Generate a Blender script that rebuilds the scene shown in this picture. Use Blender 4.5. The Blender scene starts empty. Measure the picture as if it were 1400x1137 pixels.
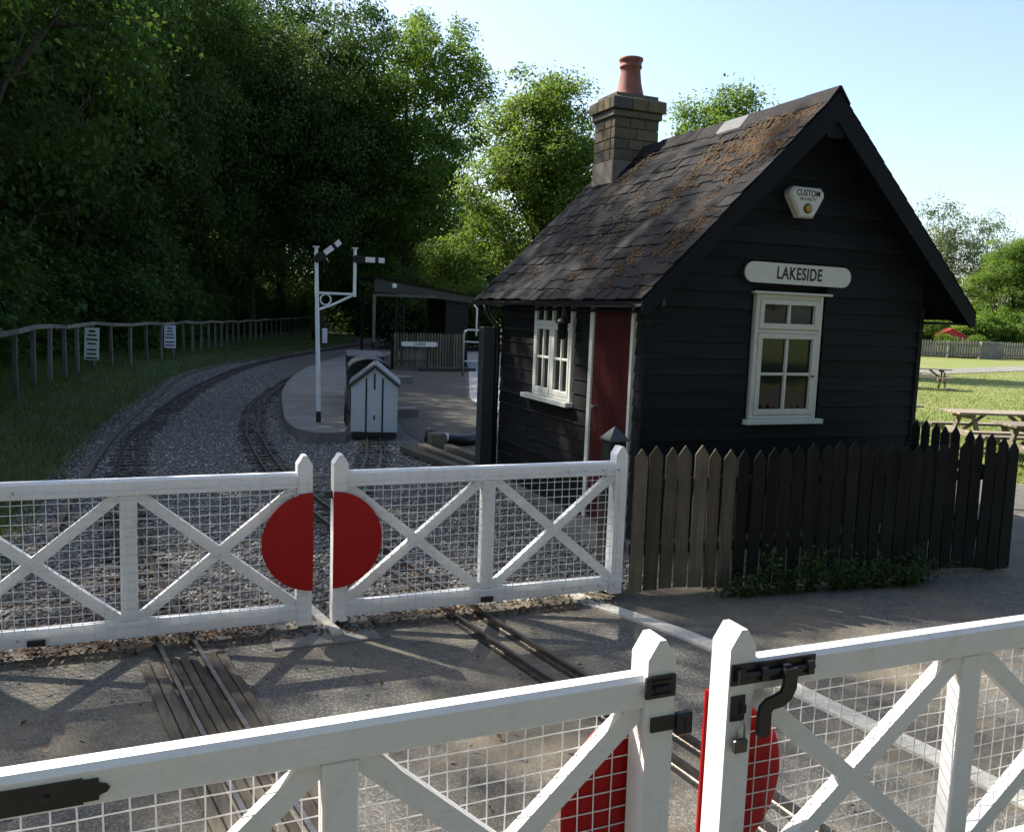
import bpy, math, random
import numpy as np
from mathutils import Vector, Matrix
R = math.radians
rnd = random.Random(7)
sc = bpy.context.scene
COL = sc.collection

# ------------------------------------------------------------------ camera, world, sun, exposure
cam_d = bpy.data.cameras.new('camera'); cam = bpy.data.objects.new('camera', cam_d); COL.objects.link(cam)
cam_d.sensor_fit = 'HORIZONTAL'; cam_d.sensor_width = 36.0; cam_d.lens = 1200.0/1400.0*36.0
cam_d.clip_start = 0.05; cam_d.clip_end = 3000
EYE = 2.2
cam.matrix_world = (Matrix.Translation((0, 0, EYE)) @ Matrix.Rotation(R(-22.65), 4, 'Z') @
                    Matrix.Rotation(R(90-6.75), 4, 'X') @ Matrix.Rotation(R(2.08), 4, 'Z'))
sc.camera = cam
TO_SUN = Vector((-0.65, 0.90, 1.0)).normalized()
SUN_EL = math.asin(TO_SUN.z); SUN_AZ = math.atan2(TO_SUN.x, TO_SUN.y)     # azimuth clockwise from +Y
w = bpy.data.worlds.new('World'); sc.world = w; w.use_nodes = True
wn = w.node_tree; bg = wn.nodes['Background']
sky = wn.nodes.new('ShaderNodeTexSky'); sky.sky_type = 'NISHITA'; sky.sun_disc = False
sky.sun_elevation = SUN_EL; sky.sun_rotation = SUN_AZ
sky.altitude = 50; sky.air_density = 1.0; sky.dust_density = 2.0; sky.ozone_density = 0.8
wn.links.new(sky.outputs[0], bg.inputs[0]); bg.inputs[1].default_value = 0.12
sun_d = bpy.data.lights.new('sun', 'SUN'); sun_d.energy = 5.0; sun_d.angle = R(0.53); sun_d.color = (1.0, 0.93, 0.82)
sun = bpy.data.objects.new('sun', sun_d); COL.objects.link(sun)
sun.rotation_mode = 'QUATERNION'; sun.rotation_quaternion = TO_SUN.to_track_quat('Z', 'Y')
sun.location = (-20, 30, 40)
vs = sc.view_settings; vs.view_transform = 'Standard'; vs.look = 'None'; vs.gamma = 1.0
vs.use_curve_mapping = False; vs.exposure = 1.28
try:
    sc.cycles.max_bounces = 3; sc.cycles.diffuse_bounces = 2; sc.cycles.transparent_max_bounces = 4
except Exception: pass

# ------------------------------------------------------------------ helpers
def tag(o, label=None, cat=None, group=None, kind=None):
    if label: o['label'] = label
    if cat: o['category'] = cat
    if group: o['group'] = group
    if kind: o['kind'] = kind
    return o
def empty(name, loc=(0, 0, 0), rz=0.0, label=None, cat=None, group=None):
    o = bpy.data.objects.new(name, None); COL.objects.link(o)
    o.empty_display_size = 0.2; o.location = loc; o.rotation_euler = (0, 0, rz)
    return tag(o, label, cat, group)
def link(name, me, parent=None, loc=None, rot=None, scale=None):
    o = bpy.data.objects.new(name, me); COL.objects.link(o)
    if parent is not None: o.parent = parent
    if loc is not None: o.location = loc
    if rot is not None: o.rotation_euler = rot
    if scale is not None: o.scale = scale
    return o
def copy_tree(o, parent=None):
    c = o.copy(); COL.objects.link(c)
    if parent is not None: c.parent = parent
    for ch in list(o.children):
        copy_tree(ch, c)
    return c

class MB:
    """collects shapes, becomes ONE mesh"""
    def __init__(s): s.v = []; s.f = []
    def add(s, vs_, fs):
        n = len(s.v); s.v += [tuple(p) for p in vs_]; s.f += [tuple(i+n for i in f) for f in fs]; return s
    def box(s, x0, x1, y0, y1, z0, z1, M=None):
        p = [Vector(c) for c in ((x0,y0,z0),(x1,y0,z0),(x1,y1,z0),(x0,y1,z0),(x0,y0,z1),(x1,y0,z1),(x1,y1,z1),(x0,y1,z1))]
        if M is not None: p = [M @ q for q in p]
        return s.add(p, [(3,2,1,0),(4,5,6,7),(0,1,5,4),(1,2,6,5),(2,3,7,6),(3,0,4,7)])
    def cbox(s, x0, x1, y0, y1, z0, z1, c=0.006, M=None):
        """box with its long edges chamfered along all sides (chamfered corners)"""
        xs = (x0, x1); ys = (y0, y1); zs = (z0, z1)
        pts = []; idx = {}
        for i in (0, 1):
            for j in (0, 1):
                for k in (0, 1):
                    sx = c if i == 0 else -c; sy = c if j == 0 else -c; sz = c if k == 0 else -c
                    for a in range(3):
                        p = [xs[i] + (sx if a != 0 else 0), ys[j] + (sy if a != 1 else 0), zs[k] + (sz if a != 2 else 0)]
                        idx[(i, j, k, a)] = len(pts); pts.append(Vector(p))
        if M is not None: pts = [M @ q for q in pts]
        F = []
        I = lambda i, j, k, a: idx[(i, j, k, a)]
        F += [(I(0,0,0,0),I(0,0,1,0),I(0,1,1,0),I(0,1,0,0)), (I(1,0,0,0),I(1,1,0,0),I(1,1,1,0),I(1,0,1,0))]
        F += [(I(0,0,0,1),I(1,0,0,1),I(1,0,1,1),I(0,0,1,1)), (I(0,1,0,1),I(0,1,1,1),I(1,1,1,1),I(1,1,0,1))]
        F += [(I(0,0,0,2),I(0,1,0,2),I(1,1,0,2),I(1,0,0,2)), (I(0,0,1,2),I(1,0,1,2),I(1,1,1,2),I(0,1,1,2))]
        for a, b, fixed in ((0, 1, 2), (0, 2, 1), (1, 2, 0)):
            for m in (0, 1):
                for n in (0, 1):
                    def key(t, which):
                        q = [0, 0, 0]; q[a] = m; q[b] = n; q[fixed] = t
                        return I(q[0], q[1], q[2], which)
                    F.append((key(0, a), key(1, a), key(1, b), key(0, b)))
        for i in (0, 1):
            for j in (0, 1):
                for k in (0, 1): F.append((I(i,j,k,0), I(i,j,k,1), I(i,j,k,2)))
        return s.add(pts, F)
    def prism(s, poly, axis, a0, a1, M=None):
        """polygon (2D list) extruded along an axis: 'x' -> (y,z) ; 'y' -> (x,z) ; 'z' -> (x,y)"""
        n = len(poly)
        def P(q, a):
            return Vector({'x': (a, q[0], q[1]), 'y': (q[0], a, q[1]), 'z': (q[0], q[1], a)}[axis])
        pts = [P(q, a0) for q in poly] + [P(q, a1) for q in poly]
        if M is not None: pts = [M @ q for q in pts]
        return s.add(pts, [tuple(range(n))[::-1], tuple(range(n, 2*n))] + [(i, (i+1) % n, n+(i+1) % n, n+i) for i in range(n)])
    def tube(s, pts, rad, n=8, cap=True):
        pts = [Vector(p) for p in pts]
        if not hasattr(rad, '__len__'): rad = [rad]*len(pts)
        rings = []; ref = None
        for i, p in enumerate(pts):
            d = (pts[min(i+1, len(pts)-1)] - pts[max(i-1, 0)])
            if d.length < 1e-9: d = Vector((0, 0, 1))
            d.normalize()
            if ref is None:
                ref = Vector((1, 0, 0)) if abs(d.x) < .8 else Vector((0, 1, 0))
            a = ref - d*ref.dot(d); a.normalize(); b = d.cross(a); ref = a
            rings.append([p + (a*math.cos(2*math.pi*k/n) + b*math.sin(2*math.pi*k/n))*rad[i] for k in range(n)])
        vv = [q for r in rings for q in r]; F = []
        for i in range(len(pts)-1):
            for k in range(n):
                F.append((i*n+k, i*n+(k+1) % n, (i+1)*n+(k+1) % n, (i+1)*n+k))
        if cap: F += [tuple(range(n))[::-1], tuple(range((len(pts)-1)*n, len(pts)*n))]
        return s.add(vv, F)
    def lathe(s, prof, c=(0, 0, 0), n=20):
        vv = []; F = []
        for r, z in prof:
            for k in range(n): vv.append((c[0]+r*math.cos(2*math.pi*k/n), c[1]+r*math.sin(2*math.pi*k/n), c[2]+z))
        for i in range(len(prof)-1):
            for k in range(n): F.append((i*n+k, i*n+(k+1) % n, (i+1)*n+(k+1) % n, (i+1)*n+k))
        F += [tuple(range(n))[::-1], tuple(range((len(prof)-1)*n, len(prof)*n))]
        return s.add(vv, F)
    def sweep(s, path, prof):
        """open rectangular-ish profile [(side,up)] swept along a ground path of (x,y,z)"""
        m = len(prof); P = [Vector(p) for p in path]; vv = []; F = []
        for i, p in enumerate(P):
            d = P[min(i+1, len(P)-1)] - P[max(i-1, 0)]; d.z = 0; d.normalize(); side = Vector((d.y, -d.x, 0))
            for a, b in prof: vv.append(p + side*a + Vector((0, 0, b)))
        for i in range(len(P)-1):
            for k in range(m): F.append((i*m+k, (i+1)*m+k, (i+1)*m+(k+1) % m, i*m+(k+1) % m))
        F += [tuple(range(m)), tuple(range((len(P)-1)*m, len(P)*m))[::-1]]
        return s.add(vv, F)
    def mesh(s, name, mat, smooth=False):
        me = bpy.data.meshes.new(name); me.from_pydata([tuple(p) for p in s.v], [], s.f)
        if mat: me.materials.append(mat)
        if smooth: me.polygons.foreach_set('use_smooth', [True]*len(me.polygons))
        me.update(); return me
    def build(s, name, mat, parent=None, smooth=False, **k):
        return link(name, s.mesh(name, mat, smooth), parent, **k)

def np_mesh(name, V, Fc, mat, smooth=False):
    """V (n,3) floats, Fc (m,k) ints, all faces with k corners"""
    V = np.asarray(V, np.float32); Fc = np.asarray(Fc, np.int32); k = Fc.shape[1]
    me = bpy.data.meshes.new(name)
    me.vertices.add(len(V)); me.vertices.foreach_set('co', V.ravel())
    me.loops.add(Fc.size); me.loops.foreach_set('vertex_index', Fc.ravel())
    me.polygons.add(len(Fc)); me.polygons.foreach_set('loop_start', np.arange(len(Fc), dtype=np.int32)*k)
    me.polygons.foreach_set('loop_total', np.full(len(Fc), k, np.int32))
    if smooth: me.polygons.foreach_set('use_smooth', np.ones(len(Fc), bool))
    me.update(calc_edges=True); me.materials.append(mat); return me

def spline(pts, step=0.3):
    P = [np.array(p, float) for p in pts]; P = [2*P[0]-P[1]] + P + [2*P[-1]-P[-2]]; out = []
    for i in range(1, len(P)-2):
        n = max(2, int(np.linalg.norm(P[i+1]-P[i])/step))
        for k in range(n):
            t = k/n; a, b, c, d = P[i-1], P[i], P[i+1], P[i+2]
            out.append(.5*((2*b)+(-a+c)*t+(2*a-5*b+4*c-d)*t*t+(-a+3*b-3*c+d)*t**3))
    out.append(P[-2]); return np.array(out)

# ------------------------------------------------------------------ materials
class NT:
    def __init__(s, name):
        s.m = bpy.data.materials.new(name); s.m.use_nodes = True; s.t = s.m.node_tree
        s.b = s.t.nodes['Principled BSDF']; s.out = s.t.nodes['Material Output']
    def n(s, typ, **k):
        o = s.t.nodes.new(typ)
        for a, v in k.items():
            setattr(o, a, v)
        return o
    def l(s, a, b): s.t.links.new(a, b)
    def coord(s, which='Object'):
        return s.n('ShaderNodeTexCoord').outputs[which]
    def pos(s): return s.n('ShaderNodeNewGeometry').outputs['Position']
    def noise(s, vec, scale, detail=4, rough=.6, dist=0):
        o = s.n('ShaderNodeTexNoise'); s.l(vec, o.inputs['Vector'])
        o.inputs['Scale'].default_value = scale; o.inputs['Detail'].default_value = detail
        o.inputs['Roughness'].default_value = rough; o.inputs['Distortion'].default_value = dist
        return o.outputs['Fac']
    def ramp(s, fac, stops, interp='LINEAR'):
        o = s.n('ShaderNodeValToRGB'); s.l(fac, o.inputs[0]); e = o.color_ramp.elements
        o.color_ramp.interpolation = interp
        while len(e) < len(stops): e.new(.5)
        for i, (p, c) in enumerate(stops):
            e[i].position = p; e[i].color = (c, c, c, 1) if not hasattr(c, '__len__') else (*c, 1)
        return o.outputs[0]
    def mix(s, fac, a, b, blend='MIX'):
        o = s.n('ShaderNodeMix'); o.data_type = 'RGBA'; o.blend_type = blend
        if hasattr(fac, 'is_linked') or hasattr(fac, 'node'): s.l(fac, o.inputs[0])
        else: o.inputs[0].default_value = fac
        for q, i in ((a, 6), (b, 7)):
            if hasattr(q, 'node'): s.l(q, o.inputs[i])
            else: o.inputs[i].default_value = (*q, 1)
        return o.outputs[2]
    def scale(s, vec, sx, sy, sz):
        o = s.n('ShaderNodeMapping'); s.l(vec, o.inputs[0]); o.inputs['Scale'].default_value = (sx, sy, sz); return o.outputs[0]
    def color(s, c): s.l(c, s.b.inputs['Base Color'])
    def rough(s, v):
        if hasattr(v, 'node'): s.l(v, s.b.inputs['Roughness'])
        else: s.b.inputs['Roughness'].default_value = v
    def bump(s, h, strength=.4, dist=.01):
        o = s.n('ShaderNodeBump'); o.inputs['Strength'].default_value = strength; o.inputs['Distance'].default_value = dist
        s.l(h, o.inputs['Height']); s.l(o.outputs[0], s.b.inputs['Normal'])
    def objrand(s): return s.n('ShaderNodeObjectInfo').outputs['Random']
    def isl(s): return s.n('ShaderNodeNewGeometry').outputs['Random Per Island']
def shade(c, f): return tuple(min(1, q*f) for q in c)

def paint(name, c, rough=.45, wear=None, grain=(3, 3, 3), bump=.12, dirt=.35, wscale=9, spec=.45, algae=0):
    m = NT(name); p = m.pos(); m.b.inputs['Specular IOR Level'].default_value = spec
    n1 = m.noise(m.scale(p, *grain), wscale, 6, .65)
    col = m.mix(m.ramp(n1, [(.35, 0), (.75, 1)]), shade(c, 1-dirt*.5), shade(c, 1.0))
    n2 = m.noise(p, 2.2, 3)
    col = m.mix(m.ramp(n2, [(.35, .0), (.7, dirt)]), col, shade((c[0]*.72, c[1]*.70, c[2]*.64), 1))
    if wear is not None:
        n3 = m.noise(m.scale(p, *grain), 38, 5, .7)
        col = m.mix(m.ramp(n3, [(.66, 0), (.72, 1)]), col, wear)
    if algae:
        n4 = m.noise(m.scale(p, 2.2, 2.2, 1.0), 3.2, 7, .72, .4); n5 = m.noise(p, 45, 4, .7)
        col = m.mix(m.ramp(n4, [(.54, 0), (.70, algae)]), col, (c[0]*.62, c[1]*.64, c[2]*.50)); col = m.mix(m.ramp(n5, [(.64, 0), (.70, algae)]), col, (c[0]*.5, c[1]*.46, c[2]*.38))
    m.color(col); m.rough(m.ramp(n1, [(.3, min(1, rough*1.25)), (.7, rough*.85)]))
    m.bump(n1, bump, .004); return m.m

def wood(name, c1, c2, along='z', rough=.85, bump=.5):
    m = NT(name); p = m.coord('Object')
    g = {'x': (1.5, 26, 26), 'y': (26, 1.5, 26), 'z': (26, 26, 1.5)}[along]
    r = m.objrand(); add = m.n('ShaderNodeVectorMath', operation='ADD'); m.l(p, add.inputs[0])
    cmb = m.n('ShaderNodeCombineXYZ'); mul = m.n('ShaderNodeMath', operation='MULTIPLY'); m.l(r, mul.inputs[0]); mul.inputs[1].default_value = 37.0
    for i in range(3): m.l(mul.outputs[0], cmb.inputs[i])
    m.l(cmb.outputs[0], add.inputs[1])
    n1 = m.noise(m.scale(add.outputs[0], *g), 1.0, 7, .7, .6); n2 = m.noise(add.outputs[0], 3.0, 3)
    col = m.mix(m.ramp(n1, [(.3, 0), (.72, 1)]), c1, c2)
    col = m.mix(m.ramp(n2, [(.35, .0), (.75, .55)]), col, shade(c1, .55))
    hs = m.n('ShaderNodeHueSaturation'); m.l(col, hs.inputs['Color'])
    mr = m.n('ShaderNodeMapRange'); m.l(r, mr.inputs[0]); mr.inputs[3].default_value = .6; mr.inputs[4].default_value = 1.3
    m.l(mr.outputs[0], hs.inputs['Value']); m.color(hs.outputs[0]); m.rough(rough); m.b.inputs['Specular IOR Level'].default_value = .25; m.bump(n1, bump, .006); return m.m

def plain(name, c, rough=.6, metal=0.0, var=.3, scale=14, bump=.1):
    m = NT(name); n1 = m.noise(m.pos(), scale, 5)
    m.color(m.mix(m.ramp(n1, [(.3, 0), (.7, 1)]), shade(c, 1-var), shade(c, 1+var*.4)))
    m.rough(rough); m.b.inputs['Metallic'].default_value = metal; m.bump(n1, bump, .003); return m.m

M = {}
M['white'] = paint('white_gate_paint', (.80, .79, .775), .36, wear=None, dirt=.16, bump=.3, algae=.35, grain=(2, 9, 9))
M['white_old'] = paint('weathered_white_paint', (.80, .81, .82), .45, wear=(.45, .42, .37), dirt=.2, bump=.35, algae=.5, grain=(2, 9, 9))
M['frame'] = paint('cream_window_paint', (.66, .67, .60), .45, wear=(.36, .34, .28), dirt=.3)
M['red'] = paint('red_disc_paint', (.38, .006, .008), .42, wear=(.24, .02, .018), dirt=.30, bump=.12, spec=.2)
M['door'] = paint('dark_red_door_paint', (.050, .004, .004), .42, dirt=.3, grain=(6, 6, 1))
M['black'] = paint('black_metal_paint', (.013, .013, .014), .38, wear=(.05, .045, .04), dirt=.2)
M['wire'] = plain('painted_wire', (.72, .72, .70), .4, .0, .2)
M['steel'] = plain('galvanised_steel', (.42, .44, .46), .35, .8, .2)
M['brass'] = plain('dull_padlock', (.12, .11, .09), .35, .7, .3)
M['rail'] = plain('rail_steel', (.20, .18, .165), .30, .9, .4, 30)
def cladding(name, c1, c2, wear, along, amount):
    m = NT(name); p = m.pos(); r = m.objrand(); g_ = {'x': (1.2, 22, 22), 'y': (22, 1.2, 22)}[along]
    n1 = m.noise(m.scale(p, *g_), 1.0, 7, .7, .5)
    col = m.mix(m.ramp(n1, [(.3, 0), (.72, 1)]), c1, c2)
    hs = m.n('ShaderNodeHueSaturation'); m.l(col, hs.inputs['Color']); mr = m.n('ShaderNodeMapRange'); m.l(r, mr.inputs[0]); mr.inputs[3].default_value = .6; mr.inputs[4].default_value = 1.45; m.l(mr.outputs[0], hs.inputs['Value'])
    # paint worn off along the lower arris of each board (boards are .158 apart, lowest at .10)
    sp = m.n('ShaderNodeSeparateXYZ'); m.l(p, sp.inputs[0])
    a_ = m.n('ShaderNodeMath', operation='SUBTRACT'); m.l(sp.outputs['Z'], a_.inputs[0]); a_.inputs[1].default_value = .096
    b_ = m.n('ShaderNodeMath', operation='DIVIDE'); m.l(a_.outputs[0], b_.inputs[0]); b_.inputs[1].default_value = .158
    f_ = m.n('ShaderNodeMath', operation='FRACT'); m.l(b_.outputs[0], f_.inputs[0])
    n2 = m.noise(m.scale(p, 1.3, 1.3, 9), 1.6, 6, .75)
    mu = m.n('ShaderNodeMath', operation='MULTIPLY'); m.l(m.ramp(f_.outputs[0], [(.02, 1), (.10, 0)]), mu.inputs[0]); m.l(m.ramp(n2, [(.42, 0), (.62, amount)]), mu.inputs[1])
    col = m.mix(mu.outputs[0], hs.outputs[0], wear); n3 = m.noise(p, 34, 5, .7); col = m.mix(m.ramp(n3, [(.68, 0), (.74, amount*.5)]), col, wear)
    m.color(col); m.rough(.62); m.b.inputs['Specular IOR Level'].default_value = .2; m.bump(n1, .55, .006); return m.m
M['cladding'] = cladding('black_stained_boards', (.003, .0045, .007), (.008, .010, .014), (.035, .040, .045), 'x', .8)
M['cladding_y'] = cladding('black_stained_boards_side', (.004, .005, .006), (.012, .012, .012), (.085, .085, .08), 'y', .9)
M['barge'] = paint('black_bargeboard', (.006, .008, .012), .6, dirt=.3, spec=.2)
M['core'] = plain('dark_interior', (.012, .012, .012), .9)
M['picket_brown'] = wood('weathered_brown_picket', (.075, .062, .043), (.17, .145, .105), 'z', .9, .7)
M['picket_black'] = wood('black_stained_picket', (.007, .008, .007), (.020, .020, .016), 'z', .85, .7)
M['picket_grey'] = wood('grey_pale_picket', (.19, .17, .13), (.36, .33, .27), 'z', .9, .4)
M['post_grey'] = wood('grey_fence_timber', (.10, .095, .08), (.22, .21, .18), 'z', .9, .5)
M['rail_grey'] = wood('grey_rail_timber', (.12, .115, .095), (.25, .235, .20), 'y', .9, .5)
M['sleeper'] = wood('old_sleeper_timber', (.05, .04, .032), (.13, .105, .08), 'x', .92, .8)
M['plank'] = wood('crossing_plank_timber', (.060, .052, .040), (.15, .130, .10), 'y', .9, .9)
M['table'] = wood('picnic_table_timber', (.17, .145, .11), (.30, .26, .20), 'x', .85, .4)
M['bluegrey'] = paint('blue_grey_painted_post', (.030, .043, .048), .5, dirt=.25)
M['van'] = paint('pale_grey_van_paint', (.55, .60, .64), .42, dirt=.25)
M['van_roof'] = paint('grey_van_roof', (.20, .22, .24), .5, dirt=.3)
M['loco'] = paint('dark_loco_paint', (.022, .026, .032), .35, dirt=.2)
M['loco_blue'] = paint('dull_blue_paint', (.022, .034, .05), .55, dirt=.2)
M['signwhite'] = paint('sign_enamel', (.68, .70, .66), .35, dirt=.15)
M['signblue'] = paint('notice_white', (.70, .74, .82), .4, dirt=.1)
M['ink'] = plain('black_lettering', (.012, .012, .012), .5)
M['terracotta'] = plain('terracotta', (.25, .085, .06), .75, 0, .35, 10, .3)
M['lead'] = plain('lead_flashing', (.055, .060, .068), .7, .0, .3)
M['mortar'] = plain('chimney_mortar', (.15, .135, .105), .95, 0, .4, 30, .5)
M['hose'] = plain('black_rubber_hose', (.014, .014, .015), .45, 0, .2)
M['amber'] = plain('amber_lens', (.42, .30, .02), .25, 0, .2)
M['redhut'] = plain('bright_red_paint', (.62, .035, .03), .5, 0, .2)
M['trunk'] = NT('tree_bark')
m = M['trunk']; n1 = m.noise(m.scale(m.coord(), 6, 6, 1.2), 2.0, 7, .7)
m.color(m.ramp(n1, [(.3, (.035, .028, .02)), (.7, (.115, .095, .07))])); m.rough(.95); m.bump(n1, .9, .04); M['trunk'] = m.m

def brick_mat():
    m = NT('chimney_block'); r = m.objrand(); p = m.pos(); n1 = m.noise(p, 22, 6, .7)
    c = m.ramp(r, [(0, (.17, .13, .07)), (.3, (.25, .19, .10)), (.5, (.11, .095, .075)), (.7, (.21, .16, .085)), (.85, (.14, .12, .085)), (1, (.07, .068, .065))])
    c = m.mix(m.ramp(n1, [(.35, .65), (.65, 0)]), c, (.07, .065, .05)); m.color(c); m.rough(.95); m.bump(n1, .6, .008); return m.m
M['brick'] = brick_mat()
M['capstone'] = plain('chimney_cap_stone', (.15, .13, .10), .95, 0, .55, 24, .6)
M['render'] = plain('chimney_cement_render', (.22, .195, .15), .9, 0, .3, 9, .3)

def slate_mat():
    m = NT('old_roof_slate'); p = m.pos(); r = m.objrand()
    base = m.ramp(r, [(0, (.006, .006, .007)), (.5, (.010, .010, .0105)), (.85, (.015, .0145, .0145)), (1, (.026, .025, .024))])
    n1 = m.noise(p, 20, 7, .7)
    base = m.mix(m.ramp(n1, [(.35, .5), (.6, 0)]), base, (.005, .005, .0055))
    # lichen and dead moss running down the slope in streaks
    st = m.noise(m.scale(p, .30, 2.4, .30), 1.5, 6, .68, .3)
    st2 = m.noise(p, 7, 6, .75)
    mul = m.n('ShaderNodeMath', operation='MULTIPLY'); m.l(m.ramp(st, [(.55, 0), (.70, .9)]), mul.inputs[0]); m.l(m.ramp(st2, [(.47, 0), (.66, 1)]), mul.inputs[1])
    lich = m.ramp(m.noise(p, 11, 4), [(.3, (.055, .032, .011)), (.5, (.090, .043, .013)), (.7, (.095, .070, .028))])
    base = m.mix(mul.outputs[0], base, lich)
    n3 = m.noise(p, 60, 3); base = m.mix(m.ramp(n3, [(.70, 0), (.76, .5)]), base, (.05, .05, .046))
    m.color(base); m.rough(.85); m.b.inputs['Specular IOR Level'].default_value = .2; m.bump(n1, .8, .010); return m.m
M['slate'] = slate_mat()
def moss_mat():
    m = NT('dry_roof_moss'); n1 = m.noise(m.pos(), 40, 5, .7); r = m.isl()
    c = m.ramp(r, [(0, (.055, .028, .010)), (.5, (.115, .052, .016)), (.8, (.085, .055, .02)), (1, (.035, .04, .012))])
    m.color(m.mix(m.ramp(n1, [(.3, .6), (.6, 0)]), c, (.03, .022, .012))); m.rough(1); m.bump(n1, 1, .02); return m.m
M['moss'] = moss_mat()

def glass_mat():
    m = NT('window_glass'); m.b.inputs['Base Color'].default_value = (.008, .011, .010, 1); m.rough(.04)
    m.b.inputs['IOR'].default_value = 1.5; m.b.inputs['Specular IOR Level'].default_value = .42
    n1 = m.noise(m.pos(), 1.7, 2); m.bump(n1, .06, .02); return m.m
M['glass'] = glass_mat()

def leaf_mat(name, stops, trans=.45, tcol=(.16, .28, .03)):
    m = NT(name); r = m.isl(); o = m.objrand()
    c = m.ramp(r, stops)
    big = m.noise(m.pos(), .55, 3); c = m.mix(m.ramp(big, [(.35, .45), (.65, 0)]), c, shade(stops[0][1], .8))
    hs = m.n('ShaderNodeHueSaturation'); m.l(c, hs.inputs['Color'])
    mr = m.n('ShaderNodeMapRange'); m.l(o, mr.inputs[0]); mr.inputs[3].default_value = .47; mr.inputs[4].default_value = .515; m.l(mr.outputs[0], hs.inputs['Hue'])
    m.color(hs.outputs[0]); m.rough(.65); m.b.inputs['Specular IOR Level'].default_value = .18
    tr = m.n('ShaderNodeBsdfTranslucent'); mx = m.n('ShaderNodeMixShader'); mx.inputs[0].default_value = trans
    m.l(m.mix(.5, hs.outputs[0], tcol), tr.inputs[0]); m.l(m.b.outputs[0], mx.inputs[1]); m.l(tr.outputs[0], mx.inputs[2]); m.l(mx.outputs[0], m.out.inputs[0])
    return m.m
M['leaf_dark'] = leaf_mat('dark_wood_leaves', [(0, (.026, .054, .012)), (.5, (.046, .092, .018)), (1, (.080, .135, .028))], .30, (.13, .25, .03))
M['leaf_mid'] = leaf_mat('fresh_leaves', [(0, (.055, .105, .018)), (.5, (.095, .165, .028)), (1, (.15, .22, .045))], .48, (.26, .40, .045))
M['leaf_light'] = leaf_mat('pale_airy_leaves', [(0, (.06, .09, .035)), (.5, (.10, .14, .055)), (1, (.15, .19, .085))], .35, (.22, .30, .10))
M['leaf_weed'] = leaf_mat('weed_leaves', [(0, (.02, .045, .012)), (.5, (.035, .07, .018)), (1, (.06, .10, .03))], .3)
M['grass_blade'] = leaf_mat('grass_blades', [(0, (.035, .06, .010)), (.5, (.06, .10, .017)), (1, (.11, .14, .033))], .35, (.2, .3, .04))
M['field_blade'] = leaf_mat('field_grass_blades', [(0, (.10, .13, .022)), (.5, (.15, .18, .036)), (1, (.21, .225, .07))], .35, (.28, .34, .06))
M['litter'] = leaf_mat('dead_leaf_litter', [(0, (.05, .03, .014)), (.4, (.11, .065, .028)), (.7, (.17, .10, .045)), (1, (.24, .17, .09))], .1, (.2, .1, .03))

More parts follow.
